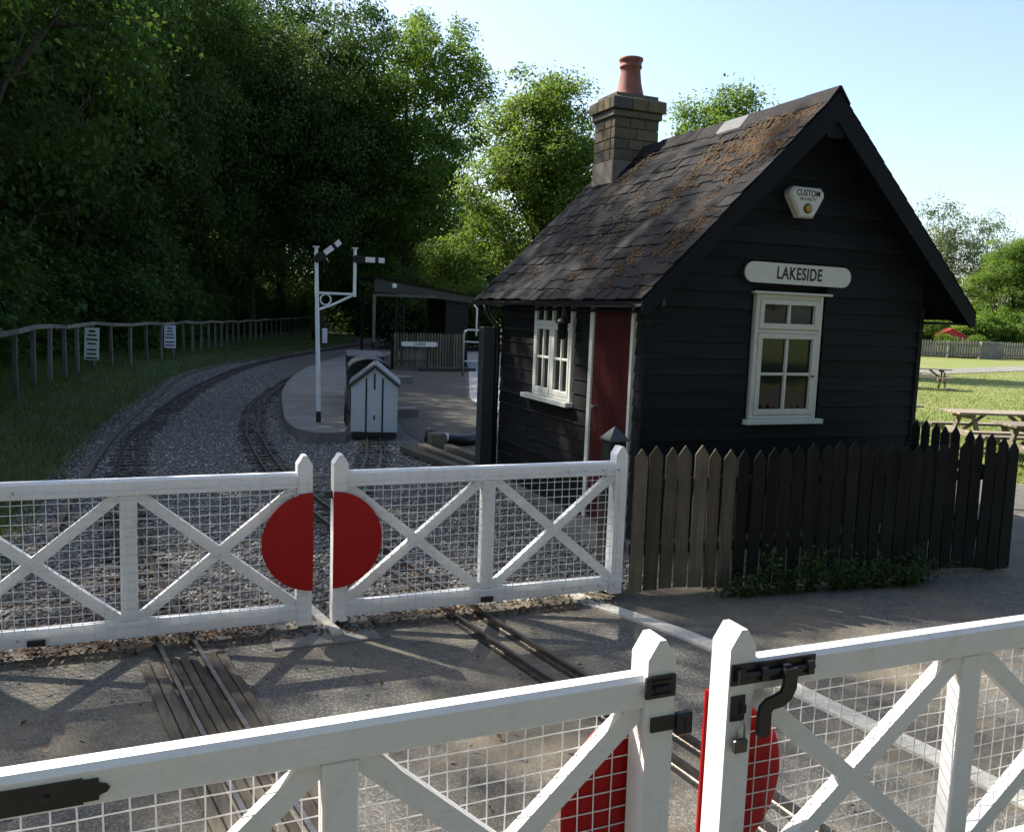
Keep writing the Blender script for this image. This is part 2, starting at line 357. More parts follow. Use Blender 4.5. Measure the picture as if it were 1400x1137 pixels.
def ground_mats():
    m = NT('old_tarmac'); p = m.pos()
    fine = m.noise(p, 150, 3, .75); vor = m.n('ShaderNodeTexVoronoi'); m.l(p, vor.inputs['Vector']); vor.inputs['Scale'].default_value = 130
    big = m.noise(p, .8, 6, .65); mid = m.noise(p, 7, 6, .7)
    c = m.mix(m.ramp(fine, [(.38, 0), (.66, 1)]), (.030, .029, .028), (.120, .115, .102))
    c = m.mix(m.ramp(vor.outputs['Color'], [(.55, 0), (.8, .8)]), c, (.22, .21, .178))
    c = m.mix(m.ramp(big, [(.44, 0), (.62, .6)]), c, (.19, .155, .10))           # sand and grit lying on it, colour warmed to paint in sun dapples
    c = m.mix(m.ramp(mid, [(.52, 0), (.70, .65)]), c, (.048, .044, .038))
    m.color(c); m.rough(.92); m.bump(fine, .9, .006); M['tarmac'] = m.m
    m = NT('yard_ballast'); p = m.pos()
    vor = m.n('ShaderNodeTexVoronoi'); m.l(p, vor.inputs['Vector']); vor.inputs['Scale'].default_value = 34
    fine = m.noise(p, 60, 4, .7); big = m.noise(p, .5, 4)
    c = m.mix(vor.outputs['Color'], (.07, .063, .053), (.21, .20, .175), 'MIX')
    c = m.mix(m.ramp(fine, [(.35, .6), (.65, 0)]), c, (.075, .07, .062))
    c = m.mix(m.ramp(big, [(.45, 0), (.65, .6)]), c, (.17, .135, .09))
    m.color(c); m.rough(.95); m.bump(vor.outputs['Distance'], 1.0, .03); M['ballast'] = m.m
    m = NT('field_grass'); p = m.pos(); n1 = m.noise(p, 14, 6, .75); n2 = m.noise(p, .35, 4)
    c = m.mix(m.ramp(n1, [(.3, 0), (.7, 1)]), (.105, .135, .024), (.175, .205, .045))
    c = m.mix(m.ramp(n2, [(.45, 0), (.7, .7)]), c, (.20, .20, .065)); m.color(c); m.rough(.95); m.bump(n1, .8, .04); M['field'] = m.m
    m = NT('bank_soil'); p = m.pos(); n1 = m.noise(p, 12, 6, .75)
    m.color(m.ramp(n1, [(.3, (.035, .052, .014)), (.6, (.065, .09, .022)), (.8, (.10, .085, .04))])); m.rough(.97); m.bump(n1, 1, .05); M['bank'] = m.m
    m = NT('worn_concrete'); p = m.pos(); n1 = m.noise(p, 26, 6, .7); n2 = m.noise(p, 1.6, 4)
    c = m.mix(m.ramp(n1, [(.3, 0), (.7, 1)]), (.15, .142, .125), (.25, .238, .21))
    c = m.mix(m.ramp(n2, [(.4, .0), (.7, .65)]), c, (.095, .085, .07)); m.color(c); m.rough(.9); m.bump(n1, .4, .006); M['concrete'] = m.m
    m = NT('pale_kerb'); p = m.pos(); n1 = m.noise(p, 30, 6, .7)
    m.color(m.ramp(n1, [(.25, (.30, .285, .24)), (.6, (.50, .48, .42)), (.8, (.58, .56, .50))])); m.rough(.9); m.bump(n1, .4, .005); M['kerb'] = m.m
    m = NT('bark_mulch'); p = m.pos(); n1 = m.noise(p, 18, 7, .8); n2 = m.noise(p, 1.2, 3)
    c = m.ramp(n1, [(.3, (.030, .027, .022)), (.55, (.085, .077, .064)), (.75, (.19, .175, .15))]); m.color(c); m.rough(.97); m.bump(n1, 1, .04); M['mulch'] = m.m
    m = NT('pale_path'); p = m.pos(); n1 = m.noise(p, 40, 5, .7); m.color(m.ramp(n1, [(.3, (.27, .27, .27)), (.7, (.38, .38, .37))])); m.rough(.9); M['path'] = m.m
    m = NT('ballast_stone'); r = m.isl(); n1 = m.noise(m.pos(), 90, 3)
    c = m.ramp(r, [(0, (.13, .122, .105)), (.4, (.25, .24, .215)), (.75, (.37, .355, .315)), (.93, (.48, .46, .405)), (1, (.60, .58, .51))])
    m.color(m.mix(m.ramp(n1, [(.3, .4), (.6, 0)]), c, (.06, .055, .05))); m.rough(.9); M['stone'] = m.m
ground_mats()

# ------------------------------------------------------------------ ground and setting
def sheet(name, poly, z, mat, sub=None):
    return tag(MB().add([(x, y, z) for x, y in poly], [tuple(range(len(poly)))]).build(name, mat), kind='structure')
sheet('ground', [(-600, -400), (900, -400), (900, 1100), (-600, 1100)], -.045, M['field'])
sheet('railway_yard_ground', [(-14, 5.2), (8.0, 5.2), (7.9, 14), (9.5, 17), (16, 24), (22, 40), (26, 60), (20, 130), (-14, 130)], -.012, M['ballast'])
sheet('mulch_bed', [(4.05, 10.9), (7.6, 10.9), (8, 15.5), (7.0, 18.2), (7.4, 20.7), (11.5, 32.5), (8.4, 32.5), (6.4, 25), (4.9, 18.5), (4.25, 15.2)], -.006, M['mulch'])
road = MB()
road.add([(x, y, .0) for x, y in [(-40, -9), (34, -9), (20, 1.0), (13.6, 6.6), (11.3, 9.0), (9.6, 11.5), (8.6, 16), (7.72, 16), (7.72, 6.9), (4.1, 6.9), (4.1, 5.98), (-1.6, 5.98), (-40, 6.6)]], [tuple(range(13))])
tag(road.build('road', M['tarmac']), kind='structure')
sheet('concrete_path', [(7.0, 17.0), (9.2, 17.5), (17, 34), (20, 44), (14.5, 44), (11.8, 33), (7.45, 20.65), (7.0, 18.3)], .012, M['path'])
sheet('shadow_stripe_path', [(34, 33), (44, 36.5), (60, 42.0), (90, 55), (90, 52), (62, 39.5), (46, 34.5), (35, 31)], -.02, M['concrete'])  # far path, its grey darkened to paint in a shadow stripe

# grass bank on the left: edge(y) is its foot, it rises behind it
EDGE = spline([(-1.15, 5.9), (-1.1, 9), (-1.0, 11.7), (-.72, 15.8), (-.1, 21), (1.0, 28.3), (3.9, 36), (7.6, 44), (13.5, 58), (24, 90), (34, 125)], .5)
def edge_x(y): return float(np.interp(y, EDGE[:, 1], EDGE[:, 0]))
def bank_h(x, y):
    d = edge_x(y) - x; top = float(np.interp(y, [6, 10, 20, 32, 46, 70], [.45, .45, .40, .25, .08, .05]))
    t = max(0., min(1., d/1.7)); t = t*t*(3-2*t)
    return -.03 + (top+.03)*t + .03*math.sin(x*1.7+y*.9)*t
gv = []; gf = []; ys = np.concatenate([np.linspace(5.9, 40, 90), np.linspace(41, 125, 60)]); ds = [-.25, 0, .2, .45, .75, 1.1, 1.5, 2, 3, 5, 9, 18, 40]
for y in ys:
    for d in ds: x = edge_x(y) - d + (0.06*math.sin(y*5.1)+.05*math.sin(y*2.3)); gv.append((x, y, bank_h(x, y) if d > 0 else -.03))
nd = len(ds)
for i in range(len(ys)-1):
    for j in range(nd-1): a = i*nd+j; gf.append((a, a+1, a+nd+1, a+nd))
tag(MB().add(gv, gf).build('grass_bank', M['bank'], smooth=True), kind='structure')
# low timber edging at the foot of the bank
eb = MB(); eb.sweep([(p[0]+.28, p[1], 0) for p in EDGE if 8.5 < p[1] < 40], [(-.035, -.02), (.035, -.02), (.035, .05), (-.035, .05)])
tag(eb.build('bank_edging', M['sleeper']), 'low dark timber edging along the foot of the grass bank', 'edging')
# pale concrete strip beside the fence corner, across the road
ks = spline([(3.02, 6.15), (3.13, 5.75), (3.36, 5.2), (3.50, 4.72), (3.60, 3.81), (3.76, 2.85), (3.98, 1.2)], .12)
tag(MB().sweep([(p[0], p[1], 0) for p in ks], [(-.07, -.02), (.07, -.02), (.07, .018), (-.07, .018)]).build('concrete_strip', M['kerb']),
    'pale concrete strip curving across the road from the fence corner', 'kerb')
for i, (x0, x1) in enumerate(((.72, 1.42), )):
    tag(MB().cbox(x0, x1, 5.52, 6.02, -.02, .016, .006).build('concrete_pad', M['concrete']), 'worn concrete pad under the meeting posts of the far gates', 'slab')

tag(MB().cbox(-.035, .035, -.32, .32, -.01, .045, .008).build('gate_stop', M['kerb'], loc=(1.10, 5.95, 0), rot=(0, 0, R(10))), 'pale stop bar on the ground between the far meeting posts', 'gate stop')
# ------------------------------------------------------------------ railway tracks
G = .105
def track(name, label, pts, y_sl0, y_sl1, planks=None):
    root = empty(name, (pts[0][0], pts[0][1], 0), 0, label, 'track')
    c = spline(pts, .25); off = np.array([pts[0][0], pts[0][1]])
    d = np.gradient(c, axis=0); d /= np.linalg.norm(d, axis=1)[:, None]; side = np.stack([d[:, 1], -d[:, 0]], 1)
    for s in (-1, 1):
        p = c + side*s*G - off
        MB().sweep([(q[0], q[1], 0) for q in p], [(-.022, 0), (.022, 0), (.022, .008), (.006, .012), (.006, .034), (.0125, .038), (.0125, .052), (-.0125, .052), (-.0125, .038), (-.006, .034), (-.006, .012), (-.022, .008)]).build('rail', M['rail'], root)
    sl = MB().cbox(-.24, .24, -.045, .045, -.05, .012, .008).mesh('sleeper', M['sleeper'])
    L = np.concatenate([[0], np.cumsum(np.linalg.norm(np.diff(c, axis=0), axis=1))]); t = 0
    while t < L[-1]:
        x = np.interp(t, L, c[:, 0]); y = np.interp(t, L, c[:, 1]); dx = np.interp(t, L, d[:, 0]); dy = np.interp(t, L, d[:, 1])
        if y_sl0 < y < y_sl1:
            link('sleeper', sl, root, (x-off[0]+rnd.uniform(-.015, .015), y-off[1], rnd.uniform(-.006, .004)), (0, 0, math.atan2(-dx, dy)+rnd.uniform(-.04, .04)))
        t += .27
    if planks:
        for (a, b, y0, y1) in planks:
            sel = [i for i in range(len(c)) if y0 <= c[i][1] <= y1]
            i0, i1 = sel[0], sel[-1]; k0 = rnd.uniform(-.08, .08); mb = MB()
            path = [(c[i][0]+side[i][0]*(a+b)/2-off[0], c[i][1]+side[i][1]*(a+b)/2-off[1], 0) for i in range(i0, i1+1)]
            h = (b-a)/2-.004; zt = .030+rnd.uniform(-.004, .006)
            mb.sweep(path, [(-h, -.02), (h, -.02), (h, zt-.005), (h-.006, zt), (-h+.006, zt), (-h, zt-.005)]).build('plank', M['plank'], root)
    return root
PL = [(-.25, -.19), (-.19, -.125), (-.08, -.025), (-.025, .03), (.03, .08), (.125, .19), (.19, .25)]
track('railway_track', 'curving railway track on the left, passing under the left far gate',
      [(1.35, -2.2), (.98, .2), (.66, 2.4), (.31, 4.63), (.11, 6.0), (-.04, 7.12), (-.25, 9.6), (-.28, 11.74), (-.17, 14.9), (.12, 16.9), (.62, 20.3), (1.5, 24.8), (3.35, 31.8), (6.6, 40), (12, 51), (20, 66)],
      5.9, 33, [(a, b, y0, y1) for a, b in PL for y0, y1 in ((-2, 2.0), (2.0, 5.75))])
track('railway_track', 'railway track running past the platform edge and under the right far gate',
      [(3.0, -1.8), (2.72, .9), (2.5, 3.4), (2.28, 4.65), (2.07, 5.97), (1.93, 7.0), (1.74, 8.7), (1.58, 10.5), (1.51, 11.9), (1.56, 14.0), (1.66, 15.6), (2.18, 19.4), (3.52, 24.9), (5.4, 30.5), (9, 39)],
      5.9, 33, None)
fw = [(3.0, -1.8), (2.72, .9), (2.5, 3.4), (2.28, 4.65), (2.12, 5.66)]
for dx in (-.075, .075, -.135, .135):
    tag(MB().sweep([(p[0]+dx, p[1], 0) for p in spline(fw, .2)], [(-.013, -.02), (.013, -.02), (.013, .005), (-.013, .005)]).build('flangeway', M['core']), ('dark groove left inside the right track across the road', 'dark groove right inside the right track across the road', 'dark groove left outside the right track across the road', 'dark groove right outside the right track across the road')[(-.075, .075, -.135, .135).index(dx)], 'groove')
track('railway_track', 'short siding track with the pale grey van standing on it',
      [(1.84, 8.6), (2.2, 10.0), (2.83, 11.75), (3.36, 13.8), (3.62, 15.2), (4.1, 18.0), (5.0, 22), (6.6, 28)], 9.6, 26)

# ballast stones, dead leaves
def stones(n, area, smin, smax, seed, keep=None):
    g = np.random.default_rng(seed); x = g.uniform(area[0], area[1], n)
    y = area[2] + (area[3]-area[2])*g.random(n)**1.6
    if keep is not None: k = keep(x, y); x, y = x[k], y[k]
    n = len(x); s = g.uniform(smin, smax, n)
    base = np.array([(1, 0, 0), (-1, 0, 0), (0, 1, 0), (0, -1, 0), (0, 0, 1), (0, 0, -1)], float)
    j = base[None]*(1+g.uniform(-.35, .35, (n, 6, 1))) + g.uniform(-.25, .25, (n, 6, 3))
    a = g.uniform(0, 6.28, n); ca, sa = np.cos(a), np.sin(a)
    v = j*s[:, None, None]; v[:, :, 2] *= .62
    vx = v[:, :, 0]*ca[:, None]-v[:, :, 1]*sa[:, None]+x[:, None]; vy = v[:, :, 0]*sa[:, None]+v[:, :, 1]*ca[:, None]+y[:, None]
    vz = v[:, :, 2] + (s*.18-.006)[:, None]
    V = np.stack([vx, vy, vz], 2).reshape(-1, 3)
    t = np.array([(0, 2, 4), (2, 1, 4), (1, 3, 4), (3, 0, 4), (2, 0, 5), (1, 2, 5), (3, 1, 5), (0, 3, 5)])
    return V, (t[None] + (np.arange(n)*6)[:, None, None]).reshape(-1, 3)
def yard_keep(x, y):
    e = np.interp(y, EDGE[:, 1], EDGE[:, 0])
    plat = (x > np.interp(y, [14.1, 16.9, 21.7, 27.2, 33.5], [2.3, 2.3, 2.95, 4.2, 6.3])) & (y > 14.0)
    hut = (x > 4.0) & (y < 11.2)
    return (x > e-.1) & ~plat & ~hut & ~((x > 3.9) & (y > 11.2))
V, F = stones(66000, (-1.4, 5.2, 5.98, 36), .010, .024, 3, yard_keep)
tag(link('ballast_stones', np_mesh('ballast_stones', V, F, M['stone'])), 'loose grey ballast stones around the tracks', 'gravel', kind='stuff')
V, F = stones(14000, (-3, 7.5, 1.8, 5.75), .002, .007, 5)
tag(link('road_grit', np_mesh('road_grit', V, F, M['stone'])), 'scattered grit on the crossing tarmac', 'grit', kind='stuff')

def leaf_quads(c, nrm, L, W, g):
    """diamond leaves: centres c (n,3), normals nrm (n,3)"""
    n = len(c); nrm = nrm/np.linalg.norm(nrm, axis=1)[:, None]
    r = g.normal(size=(n, 3)); u = np.cross(nrm, r); u /= np.linalg.norm(u, axis=1)[:, None]+1e-9; v = np.cross(nrm, u)
    L = L[:, None]; W = W[:, None]
    fold = nrm*W*.25
    V = np.stack([c-u*L*.5, c+v*W*.5+fold-u*L*.05, c+u*L*.5, c-v*W*.5+fold-u*L*.05], 1).reshape(-1, 3)
    return V, np.arange(4*n).reshape(n, 4)
g = np.random.default_rng(11)
n = 4600; lx = np.concatenate([g.uniform(-3.2, 3.3, n//2), g.uniform(-1.2, 3.0, n//4), g.normal(-.3, .7, n//4)])
ly = np.concatenate([5.66+np.abs(g.normal(0, .30, n//2)), np.concatenate([g.uniform(5.8, 9.5, n//4-300), g.uniform(2.4, 5.8, 300)]), np.abs(g.normal(0, .7, n//4))+5.9])
nz = g.normal(0, .45, (len(lx), 3)); nz[:, 2] = 1
V, F = leaf_quads(np.stack([lx, ly, np.full(len(lx), .012)+g.uniform(0, .018, len(lx))], 1), nz, g.uniform(.02, .05, len(lx)), g.uniform(.012, .028, len(lx)), g)
tag(link('leaf_litter', np_mesh('leaf_litter', V, F, M['litter'])), 'brown dead leaves drifted along the foot of the far gates', 'leaf litter', kind='stuff')

# ------------------------------------------------------------------ the crossing gates
def post_poly(x0, x1, z0, z1, rise=.06):
    xm = (x0+x1)/2; f = .012
    return [(x0, z0), (x1, z0), (x1, z1-rise), (xm+f, z1), (xm-f, z1), (x0, z1-rise)]
def gate(label, xm, Y, dr, inside, L, mat, group):
    """xm: outer face of the meeting post, dr +1/-1 the way the gate runs, inside -1/+1 the side (y) the netting and disc are on"""
    root = empty('crossing_gate', (xm, Y, 0), 0, label, 'gate', group)
    def bx(name, x0, x1, y0, y1, z0, z1, c=.006, mt=mat, parent=root):
        a, b = sorted((dr*x0, dr*x1)); return MB().cbox(a, b, y0, y1, z0, z1, c).build(name, mt, parent)
    PW, PT = .10, .10; RT = .075; ZB, ZT = .075, 1.09; RH = .105
    xs = sorted((0, dr*PW)); MB().prism(post_poly(xs[0], xs[1], .045, 1.205), 'y', -PT/2, PT/2).build('meeting_post', mat, root)
    xs = sorted((dr*(L-PW), dr*L)); MB().prism(post_poly(xs[0], xs[1], .045, 1.205), 'y', -PT/2, PT/2).build('heel_post', mat, root)
    # rails with a weathered (sloping) top
    for nm, z0, z1 in (('top_rail', ZT-RH, ZT), ('bottom_rail', ZB, ZB+RH)):
        xs = sorted((dr*PW, dr*(L-PW)))
        h = RT/2
        MB().prism([(-h, z0+.004), (-h+.004, z0), (h-.004, z0), (h, z0+.004), (h, z1-.016), (h-.014, z1), (-h+.014, z1), (-h, z1-.016)], 'x', xs[0], xs[1]).build(nm, mat, root)
    xc = L/2
    bx('centre_post', xc-.05, xc+.05, -RT/2+.003, RT/2-.003, ZB+RH, ZT-RH)
    # diagonal braces: two crosses
    for (xa, xb) in ((PW, xc-.05), (xc+.05, L-PW)):
        za, zb = ZB+RH, ZT-RH
        for k, (p, q) in enumerate((((xa, za), (xb, zb)), ((xa, zb), (xb, za)))):
            p = Vector((dr*p[0], 0, p[1])); q = Vector((dr*q[0], 0, q[1])); dd = q-p; ln = dd.length
            ang = math.atan2(dd.z, dd.x); w_ = .033
            Mx = Matrix.Translation(p) @ Matrix.Rotation(-ang, 4, 'Y')
            # ends cut so that the brace stays inside the frame
            sl = abs(dd.z/dd.x); e = w_/ max(.3, sl) * .0
            t_ = .024 if k == 0 else .021
            e1 = w_*sl; 
            MB().prism([(w_*.2, 0), (e1+.0, -w_), (ln-e1*.5, -w_), (ln-.0, 0), (ln-e1, w_), (e1*.5, w_)], 'y', -t_, t_, Mx).build('brace', mat, root)
    # netting stapled to the inside face
    yn = inside*(PT/2+.004); net = MB(); r = .0016
    x = .03; q = random.Random(int(xm*1000))
    while x < L-.01:
        jx = q.uniform(-.003, .003)
        net.tube([(dr*(x+jx+q.uniform(-.0025, .0025)), yn+inside*q.uniform(-.001, .0015), ZB+.01+(ZT-.045-ZB)*k/6) for k in range(7)], r*1.55, 4); x += .062
    z = ZB+.012
    while z < ZT-.03:
        net.tube([(dr*(.02+(L-.04)*k/12), yn+inside*(2.4*r+q.uniform(-.001, .002)), z+q.uniform(-.003, .003)) for k in range(13)], r*1.55, 4); z += .058
    tag(net.build('wire_netting', M['wire'], root), kind='stuff')
    for (bx_, bz_) in ((.05, .34), (.05, .625), (.05, .91), (.24, .45), (.24, .80)):
        ysg = inside*(PT/2+.0225); MB().lathe([(.009, 0), (.008, .004), (.003, .006)], n=10).build('disc_bolt', M['red'], root, loc=(dr*bx_, ysg, bz_), rot=(R(90 if inside < 0 else -90), 0, 0))
    # half of the red warning disc
    yd = inside*(PT/2+.018); rr = .335; pts = [(dr*(-.003), .625-rr)]; n = 28
    for i in range(n+1):
        a = -math.pi/2 + math.pi*i/n; pts.append((dr*(rr*math.cos(a)-.003), .625+rr*math.sin(a)))
    pts.append((dr*(-.003), .625+rr)); a, b = sorted((yd-.004, yd+.004)); MB().prism(pts, 'y', a, b).build('warning_disc', M['red'], root)
    return root
far_l = gate('weathered white far gate on the left with half a red disc', 1.005, 5.86, -1, -1, 2.26, M['white_old'], 'far pair of crossing gates')
far_r = gate('weathered white far gate in front of the black hut with half a red disc', 1.145, 5.86, 1, -1, 2.26, M['white_old'], 'far pair of crossing gates')
near_l = gate('white near gate at lower left with long black strap hinge on its top rail', 1.535, 2.285, -1, 1, 2.10, M['white'], 'near pair of crossing gates')
near_r = gate('white near gate at lower right with black sliding bolt on its post', 1.728, 2.285, 1, 1, 2.26, M['white'], 'near pair of crossing gates')
near_l.rotation_euler = (0, R(-.75), 0)
# ironwork on the near left gate (local x runs to the left)
f = -.05
sp = MB(); sp.box(-2.06, -1.68, f+.006, f+.0125, .995, 1.06); sp.prism([(-1.68, 1.0), (-1.645, 1.0), (-1.645, 1.012), (-1.627, 1.018), (-1.620, 1.0275), (-1.627, 1.037), (-1.645, 1.043), (-1.645, 1.055), (-1.68, 1.055)], 'y', f+.006, f+.0125)
strap = sp.build('strap_hinge', M['black'], near_l)
for x in (-2.0, -1.88, -1.76): MB().lathe([(.008, 0), (.008, .004), (.004, .007)], n=10).build('bolt_head', M['black'], strap, loc=(x, f+.006, 1.027), rot=(R(90), 0, 0))
lk = MB(); lk.box(-.11, -.004, f-.012, f-.001, 1.025, 1.095); lk.box(-.088, -.02, f-.018, f-.012, 1.034, 1.040); lk.box(-.088, -.02, f-.018, f-.012, 1.078, 1.084)
lk.tube([(-.085, f-.018, 1.06), (-.03, f-.018, 1.06)], .008, 8); lk.build('bolt_keeper', M['black'], near_l)
lt = MB(); lt.box(-.085, .006, f-.010, f-.001, .912, .958); lt.cbox(.003, .062, f-.024, f+.004, .892, .966, .005); lt.box(.03, .033, f-.027, f-.024, .905, .95)
lt.build('latch', M['black'], near_l)
# ironwork on the near right gate
bt = MB(); bt.box(.006, .345, f-.008, f-.0005, 1.022, 1.092); bt.tube([(.02, f-.018, 1.058), (.33, f-.018, 1.058)], .010, 10)
for x in (.03, .12, .21, .31): bt.box(x-.012, x+.012, f-.032, f-.006, 1.036, 1.080)
bolt = bt.build('sliding_bolt', M['black'], near_r)
hd = MB(); hd.prism([(.19, 1.07), (.19, 1.02), (.18, .995), (.155, .985), (.125, .978), (.10, .955), (.094, .92), (.094, .865), (.10, .852), (.112, .846), (.126, .846), (.138, .852), (.144, .865), (.144, .93), (.15, .94), (.19, .945), (.222, .965), (.24, 1.0), (.242, 1.07)][::-1], 'y', f-.046, f-.032); hd.box(.195, .235, f-.033, f-.015, 1.03, 1.068)
hd.build('bolt_handle', M['black'], bolt)
hp = MB(); hp.box(.012, .066, f-.006, f-.0005, .90, .985); hp.tube([(.052, f-.006, .965), (.058, f-.02, .955), (.056, f-.022, .935), (.046, f-.010, .925)], .004, 8); hp.build('hasp', M['black'], near_r)
pk = empty('padlock', (1.728+.042, 2.285+f-.024, .80), 0, 'small closed padlock hanging from the hasp on the near right gate post', 'padlock')
MB().cbox(-.026, .026, -.011, .011, .0, .046, .005).build('body', M['brass'], pk)
MB().tube([(-.016, 0, .046), (-.016, 0, .088), (-.009, 0, .102), (0, 0, .106), (.009, 0, .102), (.016, 0, .088), (.016, 0, .046)], .0045, 8).build('shackle', M['steel'], pk, smooth=True)
# small ironwork on the far gates
for gt, x in ((far_r, 1.13), (far_l, -1.65)):
    MB().cbox(x-.05, x+.05, -.065, -.052, .085, .125, .004).build('fixing_plate', M['black'], gt)
MB().cbox(-.05, .012, -.02, .02, .905, .955, .004).build('latch_block', M['black'], far_r)
MB().tube([(.035, -.06, .06), (.035, -.06, -.01)], .007, 8).build('drop_bolt', M['black'], far_r)
for gt, s in ((far_r, 1), (far_l, -1)):
    for x in (1.75, 1.9, 2.05, 2.18):
        for z in (.125, 1.03): MB().lathe([(.009, 0), (.009, .004), (.004, .008)], n=8).build('bolt_head', M['steel'], gt, loc=(s*x, -.0505, z), rot=(R(90), 0, 0))
# hinge posts the gates hang on
def hinge_post(x, y, label, mat, cap):
    t = empty('gate_post', (x, y, 0), 0, label, 'post')
    MB().cbox(-.075, .075, -.075, .075, -.05, 1.222 if cap else 1.3, .01).build('shaft', mat, t)
    if cap:
        c = MB(); c.add([(-.088, -.088, 1.235), (.088, -.088, 1.235), (.088, .088, 1.235), (-.088, .088, 1.235), (0, 0, 1.335), (-.088, -.088, 1.222), (.088, -.088, 1.222), (.088, .088, 1.222), (-.088, .088, 1.222)],
                        [(0, 1, 4), (1, 2, 4), (2, 3, 4), (3, 0, 4), (5, 6, 1, 0), (6, 7, 2, 1), (7, 8, 3, 2), (8, 5, 0, 3), (8, 7, 6, 5)]); c.build('pyramid_cap', M['bluegrey'], t)
    return t
hinge_post(3.40, 6.03, 'black gate post with metal pyramid cap between the far gate and the fence', M['picket_black'], True)
hinge_post(-1.38, 5.86, 'gate post carrying the left far gate, off the left edge', M['white_old'], False)
hinge_post(-.68, 2.285, 'gate post carrying the left near gate, off the left edge', M['white'], False)
hinge_post(4.07, 2.285, 'gate post carrying the right near gate, off the right edge', M['white'], False)

# ------------------------------------------------------------------ the picket fence in front of the hut
def picket_mesh(wd, h, mat, th=.018):
    return MB().prism([(-wd/2, 0), (wd/2, 0), (wd/2, h-.075), (0, h), (-wd/2, h-.075)], 'y', -th/2, th/2).mesh('picket', mat)
pf = empty('picket_fence', (3.5, 5.84, 0), 0, 'dark picket fence in front of the hut, its leftmost pickets bare brown', 'fence')
A = Vector((3.545, 5.842, 0)); B = Vector((7.20, 5.49, 0)); dirv = (B-A); ln = dirv.length; dirv.normalize(); ang = math.atan2(dirv.y, dirv.x)
n = 29; pm_b = [picket_mesh(.106+.004*k, 1.14+.01*k, M['picket_brown']) for k in range(3)]; pm_k = [picket_mesh(.106+.004*k, 1.13+.016*k, M['picket_black']) for k in range(3)]
for i in range(n):
    p = A + dirv*(ln*i/(n-1)) - Vector((3.5, 5.84, 0))
    me = (pm_b if i < 7 else pm_k)[rnd.randrange(3)]
    o = link('picket', me, pf, (p.x, p.y, .03+.02*math.sin(i*.6)+(.02 if i > 6 else 0)), (rnd.uniform(-.02, .02), rnd.uniform(-.012, .012), ang+rnd.uniform(-.05, .05)))
for z in (.33, .86):
    a = A-Vector((3.5, 5.84, 0)); Mx = Matrix.Translation((a.x, a.y, 0)) @ Matrix.Rotation(ang, 4, 'Z')
    MB().cbox(-.05, ln+.06, .011, .05, z, z+.08, .004, Mx).build('fence_rail', M['picket_black'], pf)
pm_r = [picket_mesh(.09, 1.16+.012*k, M['picket_black']) for k in range(3)]
A2 = Vector((7.275, 5.53, 0)); B2 = Vector((7.25, 6.64, 0))
for i in range(10):
    p = A2.lerp(B2, i/9) - Vector((3.5, 5.84, 0)); 
    link('picket', pm_r[i % 3], pf, (p.x, p.y, .04+.006*i), (rnd.uniform(-.015, .015), rnd.uniform(-.01, .01), R(91)+rnd.uniform(-.04, .04)))
for z in (.33, .86): MB().cbox(7.215-3.5, 7.255-3.5, 5.55-5.84, 6.66-5.84, z, z+.08, .004).build('fence_rail', M['picket_black'], pf)
for (x, y) in ((5.3, 5.735), (7.17, 5.56), (7.20, 6.62)): MB().cbox(x-3.5-.04, x-3.5+.04, y-5.84, y-5.84+.08, -.05, 1.02, .006).build('fence_post', M['picket_black'], pf)

# ------------------------------------------------------------------ the hut
hut = empty('timber_hut', (5.9, 7.0, 0), 0, 'black weatherboarded hut with steep slate roof and stone chimney', 'hut')
HX, HY = 5.9, 7.0
def hb(mb, name, mat, parent=hut, **k):
    mb.v = [(x-HX, y-HY, z) for x, y, z in mb.v] if parent is hut else mb.v
    return mb.build(name, mat, parent, **k)
X0, X1, Y0, Y1 = 4.22, 7.56, 7.0, 10.52
RX, RZ = 6.03, 4.36                        # ridge
EL, ER, EZ = 4.03, 8.06, 2.36              # eaves x, z (top of roof)
sl_l = (RZ-EZ)/(RX-EL); sl_r = (RZ-EZ)/(ER-RX)
VY0, VY1 = 6.76, 10.93                     # verges
def roof_z(x): return RZ-(RX-x)*sl_l if x < RX else RZ-(x-RX)*sl_r
core = MB(); core.prism([(X0+.03, .0), (X1-.03, .0), (X1-.03, roof_z(X1)-.12), (RX, RZ-.12), (X0+.03, roof_z(X0)-.12)], 'y', Y0+.05, Y1-.03)
hb(core, 'wall_core', M['core'])
